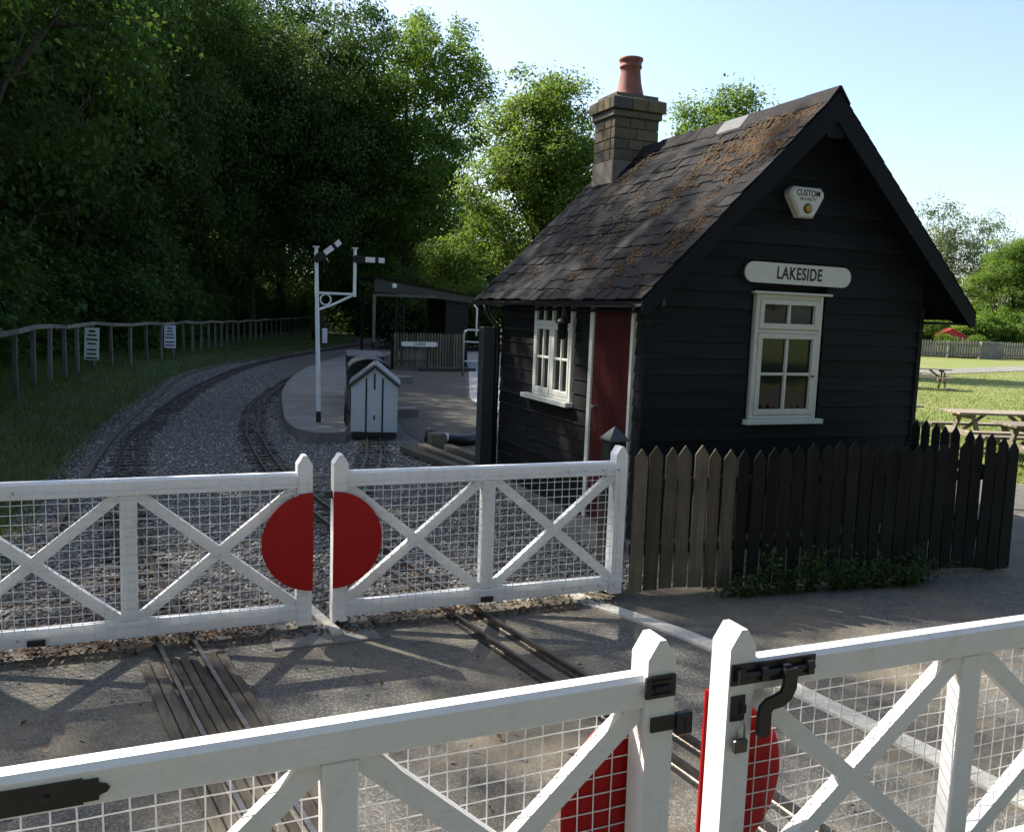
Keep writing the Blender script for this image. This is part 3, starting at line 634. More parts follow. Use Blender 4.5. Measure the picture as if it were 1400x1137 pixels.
# openings
GW = (5.36, 6.26, 1.20, 2.49); SW = (8.40, 9.46, 1.22, 2.34); DR = (7.20, 7.95)
CO = .158; z = .10; k = 0
def spans(a, b, z0, z1, op):
    out = [(a, b)]
    for (p, q, r_, s_) in op:
        if z0 < s_-.02 and z1 > r_+.02:
            new = []
            for (u, v) in out:
                if q <= u or p >= v: new.append((u, v)); continue
                if p > u: new.append((u, p))
                if q < v: new.append((q, v))
            out = new
    return out
while z < RZ-.25:
    z1 = z+CO+.012
    def lim(zz):
        a = X0-.004 if zz < roof_z(X0)-.1 else RX-(RZ-.10-zz)/sl_l; b = X1+.004 if zz < roof_z(X1)-.1 else RX+(RZ-.10-zz)/sl_r; return a, b
    a0, b0 = lim(z); a1, b1 = lim(z1)
    for (u, v) in spans(a0, b0, z, z1, [GW]):
        jit = rnd.uniform(-.002, .002); u1 = a1 if u == a0 else u; v1 = b1 if v == b0 else v
        if v1-u1 < .05: continue
        bd = MB(); th = .026+jit
        bd.add([(u, Y0-th, z), (v, Y0-th, z), (v1, Y0-.008, z1), (u1, Y0-.008, z1), (u, Y0+.04, z), (v, Y0+.04, z), (v1, Y0+.04, z1), (u1, Y0+.04, z1)],
               [(0, 1, 2, 3), (5, 4, 7, 6), (4, 5, 1, 0), (3, 2, 6, 7), (4, 0, 3, 7), (1, 5, 6, 2)])
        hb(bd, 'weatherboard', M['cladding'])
    if z < 2.3:
        zt = min(z1, 2.32)
        for (u, v) in spans(Y0+.035, Y1, z, z1, [SW, (DR[0]-.06, DR[1]+.06, -1, 2.3)]):
            bd = MB(); th = .026+rnd.uniform(-.003, .003); dz = rnd.uniform(-.004, .004)
            bd.add([(X0-th, u, z+dz), (X0-th, v, z+dz), (X0-.008, v, zt), (X0-.008, u, zt), (X0+.028, u, z+dz), (X0+.028, v, z+dz), (X0+.028, v, zt), (X0+.028, u, zt)],
                   [(1, 0, 3, 2), (4, 5, 6, 7), (0, 1, 5, 4), (2, 3, 7, 6), (0, 4, 7, 3), (5, 1, 2, 6)])
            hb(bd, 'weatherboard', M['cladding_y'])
    z += CO; k += 1
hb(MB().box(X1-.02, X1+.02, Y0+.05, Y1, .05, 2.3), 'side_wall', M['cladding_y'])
hb(MB().cbox(X0-.03, X0+.03, Y0-.036, Y0+.034, .02, 2.33, .006), 'corner_board', M['cladding'])
hb(MB().cbox(X1-.03, X1+.028, Y0-.036, Y0+.049, .02, 2.40, .006), 'corner_board', M['cladding'])
hb(MB().box(X0-.015, X1+.015, Y0-.015, Y1, -.05, .13), 'plinth', M['concrete'])

# gable window (frame proud of the boards), local parts under one window object
def window(name, ax, a0, a1, z0, z1, plane, out, mull, trans, mat, label):
    """ax 'x' or 'y': direction the window runs; plane: coordinate of wall face; out: -1 outwards"""
    root = empty(name, (0, 0, 0)); root.parent = hut
    def bx(nm, u0, u1, d0, d1, zz0, zz1, mt, parent, c=.004):
        d0, d1 = sorted((plane+out*d0, plane+out*d1)); mb = MB()
        if ax == 'x': mb.cbox(u0-HX, u1-HX, d0-HY, d1-HY, zz0, zz1, c)
        else: mb.cbox(d0-HX, d1-HX, u0-HY, u1-HY, zz0, zz1, c)
        return mb.build(nm, mt, parent)
    return root, bx
wr, bx = window('gable_window', 'x', 0, 0, 0, 0, Y0-.03, -1, 0, 0, None, '')
a, b, c, d = 5.405, 6.215, 1.245, 2.46
bx('frame_stile', a, a+.045, -.05, .014, c, d, M['frame'], wr); bx('frame_stile', b-.045, b, -.05, .014, c, d, M['frame'], wr)
bx('frame_head', a+.045, b-.045, -.05, .012, d-.045, d, M['frame'], wr); bx('frame_foot', a+.045, b-.045, -.05, .012, c, c+.04, M['frame'], wr)
bx('drip_board', a-.05, b+.085, -.04, .045, d+.002, d+.026, M['frame'], wr)
bx('sill', a-.06, b+.07, -.05, .06, c-.05, c-.002, M['frame'], wr)
tz = 2.105
bx('transom', a+.045, b-.045, -.05, .010, tz-.02, tz+.02, M['frame'], wr)
xm = (a+b)/2
def sash(zl, zh, rows):
    bx('sash_stile', a+.047, a+.097, -.04, .022, zl, zh, M['frame'], wr); bx('sash_stile', b-.097, b-.047, -.04, .022, zl, zh, M['frame'], wr)
    bx('sash_rail', a+.097, b-.097, -.04, .020, zl, zl+.055, M['frame'], wr); bx('sash_rail', a+.097, b-.097, -.04, .020, zh-.05, zh, M['frame'], wr)
    bx('glazing_bar', xm-.014, xm+.014, -.03, .012, zl+.055, zh-.05, M['frame'], wr)
    zs = [zl+.055+(zh-.05-zl-.055)*i/rows for i in range(rows+1)]
    for i in range(1, rows):
        for (u, v) in ((a+.097, xm-.014), (xm+.014, b-.097)): bx('glazing_bar', u, v, -.03, .010, zs[i]-.014, zs[i]+.014, M['frame'], wr)
    for i in range(rows):
        for (u, v) in ((a+.097, xm-.014), (xm+.014, b-.097)):
            bx('pane', u-.008, v+.008, -.024, -.016, zs[i]-.01, zs[i+1]+.01, M['glass'], wr, .001)
sash(c+.042, tz-.022, 2); sash(tz+.022, d-.047, 1)
for zz in (1.36, 1.98): bx('hinge', a+.036, a+.056, .02, .03, zz, zz+.06, M['frame'], wr, .002)
bx('catch', b-.10, b-.065, .02, .034, 1.66, 1.68, M['lead'], wr, .002)
# side window
ws, bx = window('side_window', 'y', 0, 0, 0, 0, X0-.03, -1, 0, 0, None, '')
a, b, c, d = 8.43, 9.43, 1.26, 2.33
bx('frame_stile', a, a+.05, -.05, .014, c, d, M['frame'], ws); bx('frame_stile', b-.05, b, -.05, .014, c, d, M['frame'], ws)
bx('frame_foot', a+.05, b-.05, -.05, .012, c, c+.035, M['frame'], ws); bx('sill', a-.05, b+.18, -.05, .085, c-.055, c-.003, M['frame'], ws)
bx('transom', a+.05, b-.05, -.05, .012, 2.07, 2.12, M['frame'], ws); ym = (a+b)/2
bx('mullion', ym-.028, ym+.028, -.05, .013, c+.035, 2.07, M['frame'], ws); bx('mullion', ym-.02, ym+.02, -.05, .013, 2.12, d, M['frame'], ws)
for (u, v) in ((a+.05, ym-.028), (ym+.028, b-.05)):
    zl, zh = c+.036, 2.069; um = (u+v)/2
    bx('sash_stile', u+.001, u+.041, -.04, .018, zl, zh, M['frame'], ws); bx('sash_stile', v-.041, v-.001, -.04, .018, zl, zh, M['frame'], ws)
    bx('sash_rail', u+.041, v-.041, -.04, .016, zl, zl+.06, M['frame'], ws); bx('sash_rail', u+.041, v-.041, -.04, .016, zh-.05, zh, M['frame'], ws)
    bx('glazing_bar', um-.014, um+.014, -.03, .012, zl+.06, zh-.05, M['frame'], ws); zm = (zl+zh)/2+.02
    for (p, q) in ((u+.041, um-.014), (um+.014, v-.041)):
        bx('glazing_bar', p, q, -.03, .010, zm-.014, zm+.014, M['frame'], ws)
        for (s0, s1) in ((zl+.06, zm-.014), (zm+.014, zh-.05)): bx('pane', p-.006, q+.006, -.024, -.016, s0-.006, s1+.006, M['glass'], ws, .001)
    bx('glazing_bar', um-.012, um+.012, -.03, .010, 2.12, d-.01, M['frame'], ws)
    bx('pane', u, v, -.024, -.016, 2.115, d-.01, M['glass'], ws, .001)
# red door
dr_, bx = window('front_door', 'y', 0, 0, 0, 0, X0-.03, -1, 0, 0, None, '')
bx('door_leaf', DR[0]+.002, DR[1]-.002, -.035, .0, .14, 2.28, M['door'], dr_, .003)
for y in (7.35, 7.5, 7.65, 7.8): bx('door_board_joint', y-.003, y+.003, -.0, .002, .15, 2.27, M['door'], dr_, .0005)
bx('door_jamb', DR[1], DR[1]+.07, -.05, .02, .05, 2.30, M['frame'], dr_); bx('door_jamb', DR[0]-.045, DR[0], -.05, .016, .05, 2.30, M['frame'], dr_)
bx('door_handle', DR[1]-.10, DR[1]-.07, .0, .04, 1.26, 1.29, M['steel'], dr_); bx('door_step', DR[0]-.05, DR[1]+.08, .001, .28, -.02, .12, M['concrete'], dr_, .01)
# wall lantern beside the side window
lan = empty('wall_lantern', (X0-.02, 8.36, 2.0), 0, 'black wall lantern on a curved bracket beside the side window', 'lantern')
MB().tube([(0, 0, .3), (-.08, 0, .33), (-.16, 0, .28), (-.17, 0, .16)], .012, 8).build('bracket', M['black'], lan, smooth=True)
MB().lathe([(.02, .17), (.075, .12), (.08, .10), (.055, .10), (.045, -.06), (.02, -.07)], (-.17, 0, 0), 12).build('lamp_housing', M['black'], lan, smooth=True)

# roof: deck, slates, ridge tiles, bargeboards, gutter
roof = empty('roof', (0, 0, 0)); roof.parent = hut
def rb(mb, name, mat, **k): mb.v = [(x-HX, y-HY, z) for x, y, z in mb.v]; return mb.build(name, mat, roof, **k)
t = .05
rb(MB().prism([(EL+.04, EZ-.03), (RX, RZ-.05), (ER-.04, EZ-.03), (ER-.04, EZ-.08), (RX, RZ-.13), (EL+.04, EZ-.08)], 'y', VY0+.03, VY1-.02), 'roof_deck', M['core'])
ll = math.hypot(RX-EL, RZ-EZ); aL = math.atan2(RZ-EZ, RX-EL)
SWD, SEX = .225, .155
def slate_mesh(wd):
    return MB().add([(-.3*SEX*0, -wd/2, 0), (0, wd/2, 0), (.34, wd/2, 0), (.34, -wd/2, 0), (0, -wd/2, .009), (0.004, wd/2, .009), (.34, wd/2, .006), (.34, -wd/2, .006)],
                    [(3, 2, 1, 0), (4, 5, 6, 7), (0, 1, 5, 4), (1, 2, 6, 5), (2, 3, 7, 6), (3, 0, 4, 7)]).mesh('slate', M['slate'])
sl_full = slate_mesh(SWD-.006); sl_half = slate_mesh(SWD/2-.004)
ncourse = int((ll-.06)/SEX); small = MB()
for i in range(ncourse+1):
    s = -.02 + i*SEX; y = VY0-.012; first = True
    while y < VY1+.005:
        half = (i % 2 == 1 and first) or (VY1+.02-y < SWD*.75); wd = SWD/2 if half else SWD
        yc = y+wd/2; sx = s+rnd.uniform(-.02, .02); sk = rnd.uniform(-.035, .035)
        tilt = R(4.0)+rnd.uniform(-.03, .03)
        sag = -.012*math.sin((yc-VY0)/(VY1-VY0)*math.pi) - .006*math.sin(yc*3.1+i)
        if yc > 10.05:
            Mx = Matrix.Translation((EL+sx*math.cos(aL)-math.sin(aL)*(.012+sag), yc, EZ+sx*math.sin(aL)+math.cos(aL)*(.012+sag))) @ Matrix.Rotation(sk, 4, 'Z') @ Matrix.Rotation(-aL+tilt*.6, 4, 'Y')
            small.box(0, min(.34, ll-s-.015), -wd/2+.003, wd/2-.003, 0, .008, Mx); y += wd; first = False; continue
        o = link('slate', sl_half if half else sl_full, roof, (EL+sx*math.cos(aL)-math.sin(aL)*(.012+sag)-HX, yc-HY, EZ+sx*math.sin(aL)+math.cos(aL)*(.012+sag)), None)
        if s > ll-.36:
            o.scale = (max(.3, (ll-s-.015)/.34), 1, 1)
        o.rotation_mode = 'XYZ'; o.rotation_euler = (sk*.4, -aL+tilt*.6, sk)
        y += wd; first = False
tag(rb(small, 'slate_course', M['slate']), kind='stuff')
# far slope, out of sight: slates joined
aR = math.atan2(RZ-EZ, ER-RX); rs = MB()
for i in range(int((math.hypot(ER-RX, RZ-EZ)-.04)/SEX)+1):
    s = -.02+i*SEX; y = VY0-.012
    while y < VY1-.05:
        wd = SWD; Mx = Matrix.Translation((ER-s*math.cos(aR)+math.sin(aR)*.012, y+wd/2, EZ+s*math.sin(aR)+math.cos(aR)*.012)) @ Matrix.Rotation(math.pi, 4, 'Z') @ Matrix.Rotation(-aR+R(2.4)+rnd.uniform(-.02, .02), 4, 'Y')
        rs.box(0, min(.3, math.hypot(ER-RX, RZ-EZ)-s-.02), -wd/2+.003, wd/2-.003, 0, .009, Mx); y += wd
tag(rb(rs, 'slate_course', M['slate']), kind='stuff')
y = VY0-.02; i = 0
while y < 10.25:
    L_ = .44; h = .02+rnd.uniform(-.006, .008); mb = MB()
    mb.prism([(RX-.13, RZ-.13*sl_l+.012+h), (RX-.012, RZ+.03+h), (RX+.012, RZ+.03+h), (RX+.13, RZ-.13*sl_r+.012+h), (RX+.13, RZ-.13*sl_r-.004+h), (RX, RZ+.005+h), (RX-.13, RZ-.13*sl_l-.004+h)], 'y', y, min(y+L_+.03, 10.28))
    rb(mb, 'ridge_tile', M['lead'] if i in (3,) else M['slate']); y += L_; i += 1
# moss on the roof near the ridge and in streaks
g = np.random.default_rng(5); mv = []; mf = []
def lump(x, y, s):
    z_ = roof_z(x)+.022; n0 = len(mv); k = 6
    for r_, hh in ((1.0, 0), (.75, .45), (.35, .75)):
        for j in range(k):
            a_ = 6.283*j/k+g.uniform(0, .6); q = r_*s*g.uniform(.7, 1.25)
            px = q*math.cos(a_); mv.append((x+px*math.cos(aL)-math.sin(aL)*hh*s*.45-HX, y+q*math.sin(a_)-HY, z_+px*math.sin(aL)+math.cos(aL)*hh*s*.45))
    mv.append((x-math.sin(aL)*s*.38-HX, y-HY, z_+math.cos(aL)*s*.38))
    for rr_ in (0, 1):
        for j in range(k): mf.append((n0+rr_*k+j, n0+rr_*k+(j+1) % k, n0+(rr_+1)*k+(j+1) % k, n0+(rr_+1)*k+j))
    for j in range(k): mf.append((n0+2*k+j, n0+2*k+(j+1) % k, n0+3*k))
for _ in range(900):                       # big patch below the ridge towards the gable
    lump(float(np.clip(g.normal(5.66, .16), 5.0, 5.93)), float(np.clip(g.normal(7.35, .32), 6.85, 8.6)), float(g.uniform(.012, .034)))
for (yy, xa, xb, n_) in ((8.1, 4.9, 5.7, 300), (7.25, 4.4, 5.4, 220), (7.05, 4.1, 4.9, 260), (9.0, 4.5, 5.3, 130), (8.6, 4.2, 4.9, 120), (9.8, 4.3, 5.6, 120), (7.7, 4.1, 4.6, 130), (9.9, 5.3, 5.9, 140)):
    for _ in range(n_): lump(float(g.uniform(xa, xb)), float(np.clip(g.normal(yy, .09), 6.82, 10.7)), float(g.uniform(.008, .022)))
for _ in range(380): lump(float(g.uniform(4.08, 5.9)), float(g.uniform(6.8, 10.2)), float(g.uniform(.006, .014)))
me = MB().add(mv, mf).mesh('moss', M['moss']); tag(link('moss', me, roof), kind='stuff')
# bargeboards on both gables with soffit boards behind
for yv, nm in ((VY0, 0), (VY1-.03, 1)):
    for s_ in (-1, 1):
        ex = EL if s_ < 0 else ER; sl = sl_l if s_ < 0 else sl_r
        top = [(RX, RZ+.0), (ex, EZ+.0)]; wv = .25
        poly = [(RX, RZ-.005), (ex+s_*.012, EZ-.017), (ex+s_*.012, EZ-.14), (ex-s_*.04, EZ-.155), (RX, RZ-wv-.02)]
        if s_ > 0: poly = poly[::-1]
        rb(MB().prism(poly, 'y', yv-.016+(.002 if s_ > 0 else 0), yv+.016), 'bargeboard', M['barge'])
for s_ in (-1, 1):
    ex = EL+.05 if s_ < 0 else ER-.05; sl = sl_l if s_ < 0 else sl_r
    zz = lambda x: roof_z(x)-.14
    poly = [(RX-s_*.0, RZ-.14), (ex, zz(ex)), (ex, zz(ex)-.02), (RX, RZ-.165)]
    rb(MB().prism(poly if s_ < 0 else poly[::-1], 'y', VY0+.02, Y0-.03), 'soffit', M['barge'])
    # boxed eaves under the overhang
    wx = X0-.03 if s_ < 0 else X1+.03
    a_, b_ = sorted((wx, ex)); rb(MB().box(a_, b_, VY0+.03, VY1-.05, EZ-.13, EZ-.105), 'eaves_soffit', M['barge'])
rb(MB().box(RX-.10, RX+.10, VY0+.004, VY0+.03, RZ-.42, RZ-.17), 'apex_block', M['barge'])
# gutter along the left eave, with its downpipe
gp = MB(); n_ = 8
prof = [(.055*math.cos(math.pi+math.pi*i/n_), .055*math.sin(math.pi+math.pi*i/n_)) for i in range(n_+1)] + [(.048*math.cos(2*math.pi-math.pi*i/n_), .048*math.sin(2*math.pi-math.pi*i/n_)) for i in range(n_+1)]
gp.prism([(EL-.045+p[0], EZ-.03+p[1]) for p in prof], 'y', VY0+.02, VY1)
rb(gp, 'gutter', M['black'])
dp = MB(); dp.tube([(EL-.045, 10.55, EZ-.08), (EL-.04, 10.55, EZ-.16), (EL+.0, 10.52, EZ-.24), (X0-.09, 10.47, EZ-.36), (X0-.09, 10.47, 1.6), (X0-.09, 10.47, .05)], .034, 10); rb(dp, 'downpipe', M['black'], smooth=True)
# short dark canopy beam on the far side
rb(MB().box(8.05, 8.85, 8.9, 9.05, 2.22, 2.30), 'canopy_beam', M['barge']); rb(MB().box(8.76, 8.84, 8.93, 9.02, -.02, 2.22), 'canopy_post', M['barge'])
# chimney
ch = empty('chimney', (0, 0, 0)); ch.parent = hut
CX0, CX1, CY0, CY1 = 5.57, 6.23, 10.28, 10.84
def cb(mb, name, mat, **k): mb.v = [(x-HX, y-HY, z) for x, y, z in mb.v]; return mb.build(name, mat, ch, **k)
cb(MB().box(CX0+.02, CX1-.02, CY0+.02, CY1-.02, 3.5, 5.05), 'stack_core', M['mortar'])
def ringbricks(x0, x1, y0, y1, z0, z1, nx, ny, odd):
    th = .10; gp_ = .008
    def row(a0, a1, n_): 
        e = (a1-a0)/n_; cuts = [a0] + [a0+e*(i+(.5 if odd and 0 < i < n_ else 0)*0)+rnd.uniform(-.03, .03) for i in range(1, n_)] + [a1]
        return list(zip(cuts[:-1], cuts[1:]))
    for (u, v) in row(x0, x1, nx+(1 if odd else 0)):
        for yy0, yy1 in ((y0, y0+th), (y1-th, y1)):
            j = rnd.uniform(-.003, .004); cb(MB().cbox(u+gp_/2, v-gp_/2, yy0-j, yy1+j, z0+gp_/2, z1-gp_/2, .006), 'stone_block', M['brick'])
    for (u, v) in row(y0+th, y1-th, ny):
        for xx0, xx1 in ((x0, x0+th), (x1-th, x1)):
            j = rnd.uniform(-.003, .004); cb(MB().cbox(xx0-j, xx1+j, u+gp_/2, v-gp_/2, z0+gp_/2, z1-gp_/2, .006), 'stone_block', M['brick'])
cb(MB().cbox(CX0-.006, CX1+.006, CY0-.006, CY1+.006, 3.5, 4.20, .008), 'render_base', M['render'])
zz = 4.20
for i in range(4):
    h = (.14, .13, .14, .135)[i]; ringbricks(CX0, CX1, CY0, CY1, zz, zz+h, 2, 2, i % 2); zz += h
cb(MB().cbox(CX0-.03, CX1+.03, CY0-.03, CY1+.03, zz, zz+.085, .01), 'string_course', M['capstone']); zz += .085
ringbricks(CX0-.065, CX1+.065, CY0-.065, CY1+.065, zz, zz+.15, 3, 3, 0)
cb(MB().box(CX0+.0, CX1, CY0, CY1, zz, zz+.14), 'cap_core', M['mortar']); zz += .15
fl = MB(); fl.add([(CX0-.05, CY0-.05, zz), (CX1+.05, CY0-.05, zz), (CX1+.05, CY1+.05, zz), (CX0-.05, CY1+.05, zz), (CX0+.16, CY0+.12, zz+.07), (CX1-.16, CY0+.12, zz+.07), (CX1-.16, CY1-.12, zz+.07), (CX0+.16, CY1-.12, zz+.07)],
        [(0, 1, 5, 4), (1, 2, 6, 5), (2, 3, 7, 6), (3, 0, 4, 7), (4, 5, 6, 7)]); cb(fl, 'cement_flaunching', M['capstone'])
pot = MB(); pot.lathe([(.215, 0), (.185, .06), (.15, .20), (.132, .33), (.128, .39), (.146, .40), (.149, .42), (.138, .43), (.142, .475), (.158, .49), (.158, .52), (.13, .525), (.12, .47), (.12, .2)], (CX0+.34, (CY0+CY1)/2-.02, zz+.05), 24)
cb(pot, 'chimney_pot', M['terracotta'], smooth=True)
cb(MB().box(CX0-.09, CX0+.05, CY0-.10, CY0-.012, 3.78, 3.80, Matrix.Identity(4)), 'flashing', M['lead'])

# name sign and alarm box on the gable
def text_mesh(name, s, size, mat, parent, loc, rot, sx=1.0, off=0.0, ext=.0015, space=1.0):
    cu = bpy.data.curves.new(name, 'FONT'); cu.body = s; cu.size = size; cu.align_x = 'CENTER'; cu.align_y = 'CENTER'; cu.extrude = ext; cu.offset = off; cu.space_character = space
    cu.resolution_u = 4
    o = bpy.data.objects.new(name, cu); COL.objects.link(o); dg = bpy.context.evaluated_depsgraph_get(); dg.update()
    me = bpy.data.meshes.new_from_object(o.evaluated_get(dg)); bpy.data.objects.remove(o); me.materials.clear(); me.materials.append(mat)
    return link(name, me, parent, loc, rot, (sx, 1, 1))
def stadium(x0, x1, z0, z1, n=10):
    r_ = (z1-z0)/2; zc = (z0+z1)/2
    return [(x1-r_+r_*math.sin(a_), zc-r_*math.cos(a_)) for a_ in [math.pi*i/n for i in range(n+1)]] + [(x0+r_-r_*math.sin(a_), zc+r_*math.cos(a_)) for a_ in [math.pi*i/n for i in range(n+1)]]
sg = empty('name_sign', (5.885, Y0-.03, 2.66), R(0), 'white round-ended LAKESIDE name sign above the gable window', 'sign'); sg.rotation_euler = (0, R(.4), 0)
MB().prism(stadium(-.645, .645, -.098, .098), 'y', -.022, 0).build('board', M['signwhite'], sg)
text_mesh('lettering', 'LAKESIDE', .165, M['ink'], sg, (0, -.0235, 0), (R(90), 0, 0), .74, .0035, .0012, 1.08)
al = empty('alarm_box', (5.855, Y0-.03, 3.20), 0, 'white wedge-shaped CUSTOM SECURITY alarm box high on the gable', 'alarm box')
def alarm_poly(s): return [(-.075*s, .0+.0), (.09*s, .0), (.205*s, .20), (.205*s, .24), (.165*s, .285), (-.165*s, .285), (-.205*s, .24), (-.205*s, .20)]
ab = MB(); o_ = alarm_poly(1.0); i_ = [(p[0]*.88, .14+(p[1]-.14)*.88) for p in o_]; n_ = len(o_)
ab.add([(p[0], 0, p[1]) for p in o_]+[(p[0], -.075, p[1]) for p in o_]+[(p[0], -.10, p[1]) for p in i_], [tuple(range(n_)), tuple(range(2*n_, 3*n_))]+[(i, (i+1) % n_, n_+(i+1) % n_, n_+i) for i in range(n_)]+[(n_+i, n_+(i+1) % n_, 2*n_+(i+1) % n_, 2*n_+i) for i in range(n_)])
ab.build('casing', M['signwhite'], al)
text_mesh('lettering', 'CUSTOM', .082, M['ink'], al, (0, -.1012, .225), (R(90), 0, 0), .86, .001)
text_mesh('lettering', 'SECURITY', .042, M['ink'], al, (0, -.1012, .170), (R(90), 0, 0), .82, .0005, .001, 1.35)
MB().lathe([(.048, 0), (.048, .008), (.04, .012)], n=18).build('lens_ring', M['ink'], al, loc=(0, -.10, .083), rot=(R(90), 0, 0))
MB().lathe([(.036, .0), (.034, .018), (.02, .028)], n=18).build('amber_lens', M['amber'], al, loc=(0, -.10, .083), rot=(R(90), 0, 0), smooth=True)
tag(MB().cbox(-.02, .02, -.03, 0, 0, .07, .004).build('hook_plate', M['lead'], loc=(4.36, Y0-.028, 2.30)), 'tiny grey metal hook plate on the gable by the left eave', 'hook')

# painted post at the hut's rear corner
tag(MB().cbox(-.088, .088, -.08, .08, -.05, 2.0, .01).build('painted_post', M['bluegrey'], loc=(4.0, 10.50, 0)), 'blue-grey square post beside the hut downpipe', 'post')

# weeds growing along the fence
def weed(x, y, h, nl, seed, label):
    g = np.random.default_rng(seed); root = empty('weed_clump', (x, y, 0), 0, label, 'plant', 'weeds along the fence')
    st = MB(); C = []; 
    for i in range(9):
        a_ = g.uniform(0, 6.28); r_ = g.uniform(.03, .22); hh = h*g.uniform(.5, 1.05); tip = (r_*1.6*math.cos(a_), r_*.7*math.sin(a_)-.05, hh)
        st.tube([(0.03*math.cos(a_), .02*math.sin(a_), 0), (tip[0]*.5, tip[1]*.5, hh*.6), tip], [.004, .003, .002], 5)
        for k_ in range(nl//9): tt = g.uniform(.15, 1.05); C.append((tip[0]*tt+g.normal(0, .04), tip[1]*tt+g.normal(0, .03), max(.01, hh*tt**1.2+g.normal(0, .03))))
    st.build('stems', M['leaf_weed'], root); C = np.array(C); nn = g.normal(0, .6, C.shape); nn[:, 2] += 1; nn[:, 1] -= .4
    V, F = leaf_quads(C, nn, g.uniform(.03, .07, len(C)), g.uniform(.015, .035, len(C)), g); tag(link('leaves', np_mesh('leaves', V, F, M['leaf_weed']), root), kind='stuff')
for i, (x, h) in enumerate(((4.42, .22), (4.62, .30), (4.85, .40), (5.05, .44), (5.25, .36), (5.45, .30), (5.66, .26), (5.95, .30), (6.12, .36))):
    weed(x, 5.74-.096*(x-3.55)-.05, h*.9, 190, 40+i, 'low green weeds growing at the foot of the dark picket fence')

# ------------------------------------------------------------------ left boundary fence with notices
def Zg(x): return x
FP = spline([(-3.6, 11.5), (-2.75, 14.0), (-2.3, 15.7), (-2.08, 18.5), (-1.75, 22.0), (-1.25, 25.5), (.50, 31.5), (2.3, 38.5), (4.45, 47.0), (8.2, 59), (13.2, 75), (19, 93), (24, 108)], .2)
Ls = np.concatenate([[0], np.cumsum(np.linalg.norm(np.diff(FP, axis=0), axis=1))])
fr = empty('boundary_fence', (-2.12, 15.7, 0), 0, 'grey post and rail fence along the top of the grass bank under the trees', 'fence')
pm = MB().cbox(-.05, .05, -.04, .04, -.2, 1.2, .006).mesh('fence_post', M['post_grey'])
tt = [0]; 
while tt[-1] < Ls[-1]-2.0: tt.append(tt[-1]+1.55)
PP = []
for t_ in tt:
    x = float(np.interp(t_, Ls, FP[:, 0])); y = float(np.interp(t_, Ls, FP[:, 1])); PP.append((x, y, bank_h(x, y)))
for i, (x, y, z) in enumerate(PP):
    q = PP[min(i+1, len(PP)-1)]; q0 = PP[max(i-1, 0)]; an = math.atan2(q[1]-q0[1], q[0]-q0[0])
    link('fence_post', pm, fr, (x+2.12, y-15.7, z), (rnd.uniform(-.02, .02), rnd.uniform(-.02, .02), an))
    if i+1 < len(PP):
        a_ = Vector((x+2.12, y-15.7, z+1.15)); b_ = Vector((q[0]+2.12, q[1]-15.7, q[2]+1.15)); dd = b_-a_; L_ = dd.length
        Mx = Matrix.Translation(a_) @ dd.to_track_quat('Y', 'Z').to_matrix().to_4x4()
        MB().cbox(.05, .09, .006, L_-.006, -.035, .05, .004, Mx).build('fence_rail', M['rail_grey'], fr)
def notice(t_, w_, h_, z0, mat, label, tilt):
    x = float(np.interp(t_, Ls, FP[:, 0])); y = float(np.interp(t_, Ls, FP[:, 1]))
    root = empty('notice_board', (x+.16, y-.10, bank_h(x, y)), 0, label, 'sign'); root.rotation_euler = (0, tilt, R(-8))
    MB().cbox(-w_/2, w_/2, -.008, .008, z0, z0+h_, .003).build('panel', mat, root)
    rr = random.Random(int(t_*10)); zz = z0+h_-.06
    MB().box(-w_*.22, w_*.22, -.0105, -.0085, zz-.05, zz).build('heading', M['ink'], root)
    for i in range(6):
        zz -= .105 if i != 3 else .15; ww = w_*rr.uniform(.26, .42)
        if zz-.045 > z0+.02: MB().box(-ww, ww, -.0105, -.0085, zz-.042, zz).build('text_line', M['ink'], root)
notice(float(np.interp(24.4, FP[:, 1], Ls)), .34, .80, .27, M['signwhite'], 'tall cream notice on the boundary fence, the nearer of the two', R(2))
notice(float(np.interp(31.6, FP[:, 1], Ls)), .36, .74, .37, M['signblue'], 'blue-white notice on the boundary fence, the farther of the two', R(0))

# ------------------------------------------------------------------ signal
sgl = empty('railway_signal', (2.74, 15.33, 0), 0, 'white bracket signal post with two black-banded semaphore arms', 'signal')
MB().tube([(0, 0, .0), (0, 0, .36)], .045, 12).build('post_foot', M['black'], sgl)
MB().tube([(0, 0, .36), (-.03, 0, 1.6), (-.07, 0, 3.17)], [.042, .038, .030], 12).build('main_post', M['white_old'], sgl)
MB().box(-.12, -.02, -.05, .05, 3.17, 3.19).build('post_cap', M['white_old'], sgl)
bk = MB(); bk.cbox(-.02, .62, -.02, .02, 2.385, 2.425, .004)
bk.tube([(-.02, 0, 2.12), (.20, 0, 2.20), (.60, 0, 2.40)], .02, 8)
for i in range(18):
    a0, a1 = 6.283*i/18, 6.283*(i+1)/18; bk.tube([(.10+.09*math.cos(a0), 0, 2.295+.09*math.sin(a0)), (.10+.09*math.cos(a1), 0, 2.295+.09*math.sin(a1))], .013, 6)
bk.build('bracket', M['white_old'], sgl)
MB().tube([(.60, 0, 2.36), (.60, 0, 3.19)], .028, 10).build('doll_post', M['white_old'], sgl); MB().box(.55, .65, -.04, .04, 3.19, 3.205).build('post_cap', M['white_old'], sgl)
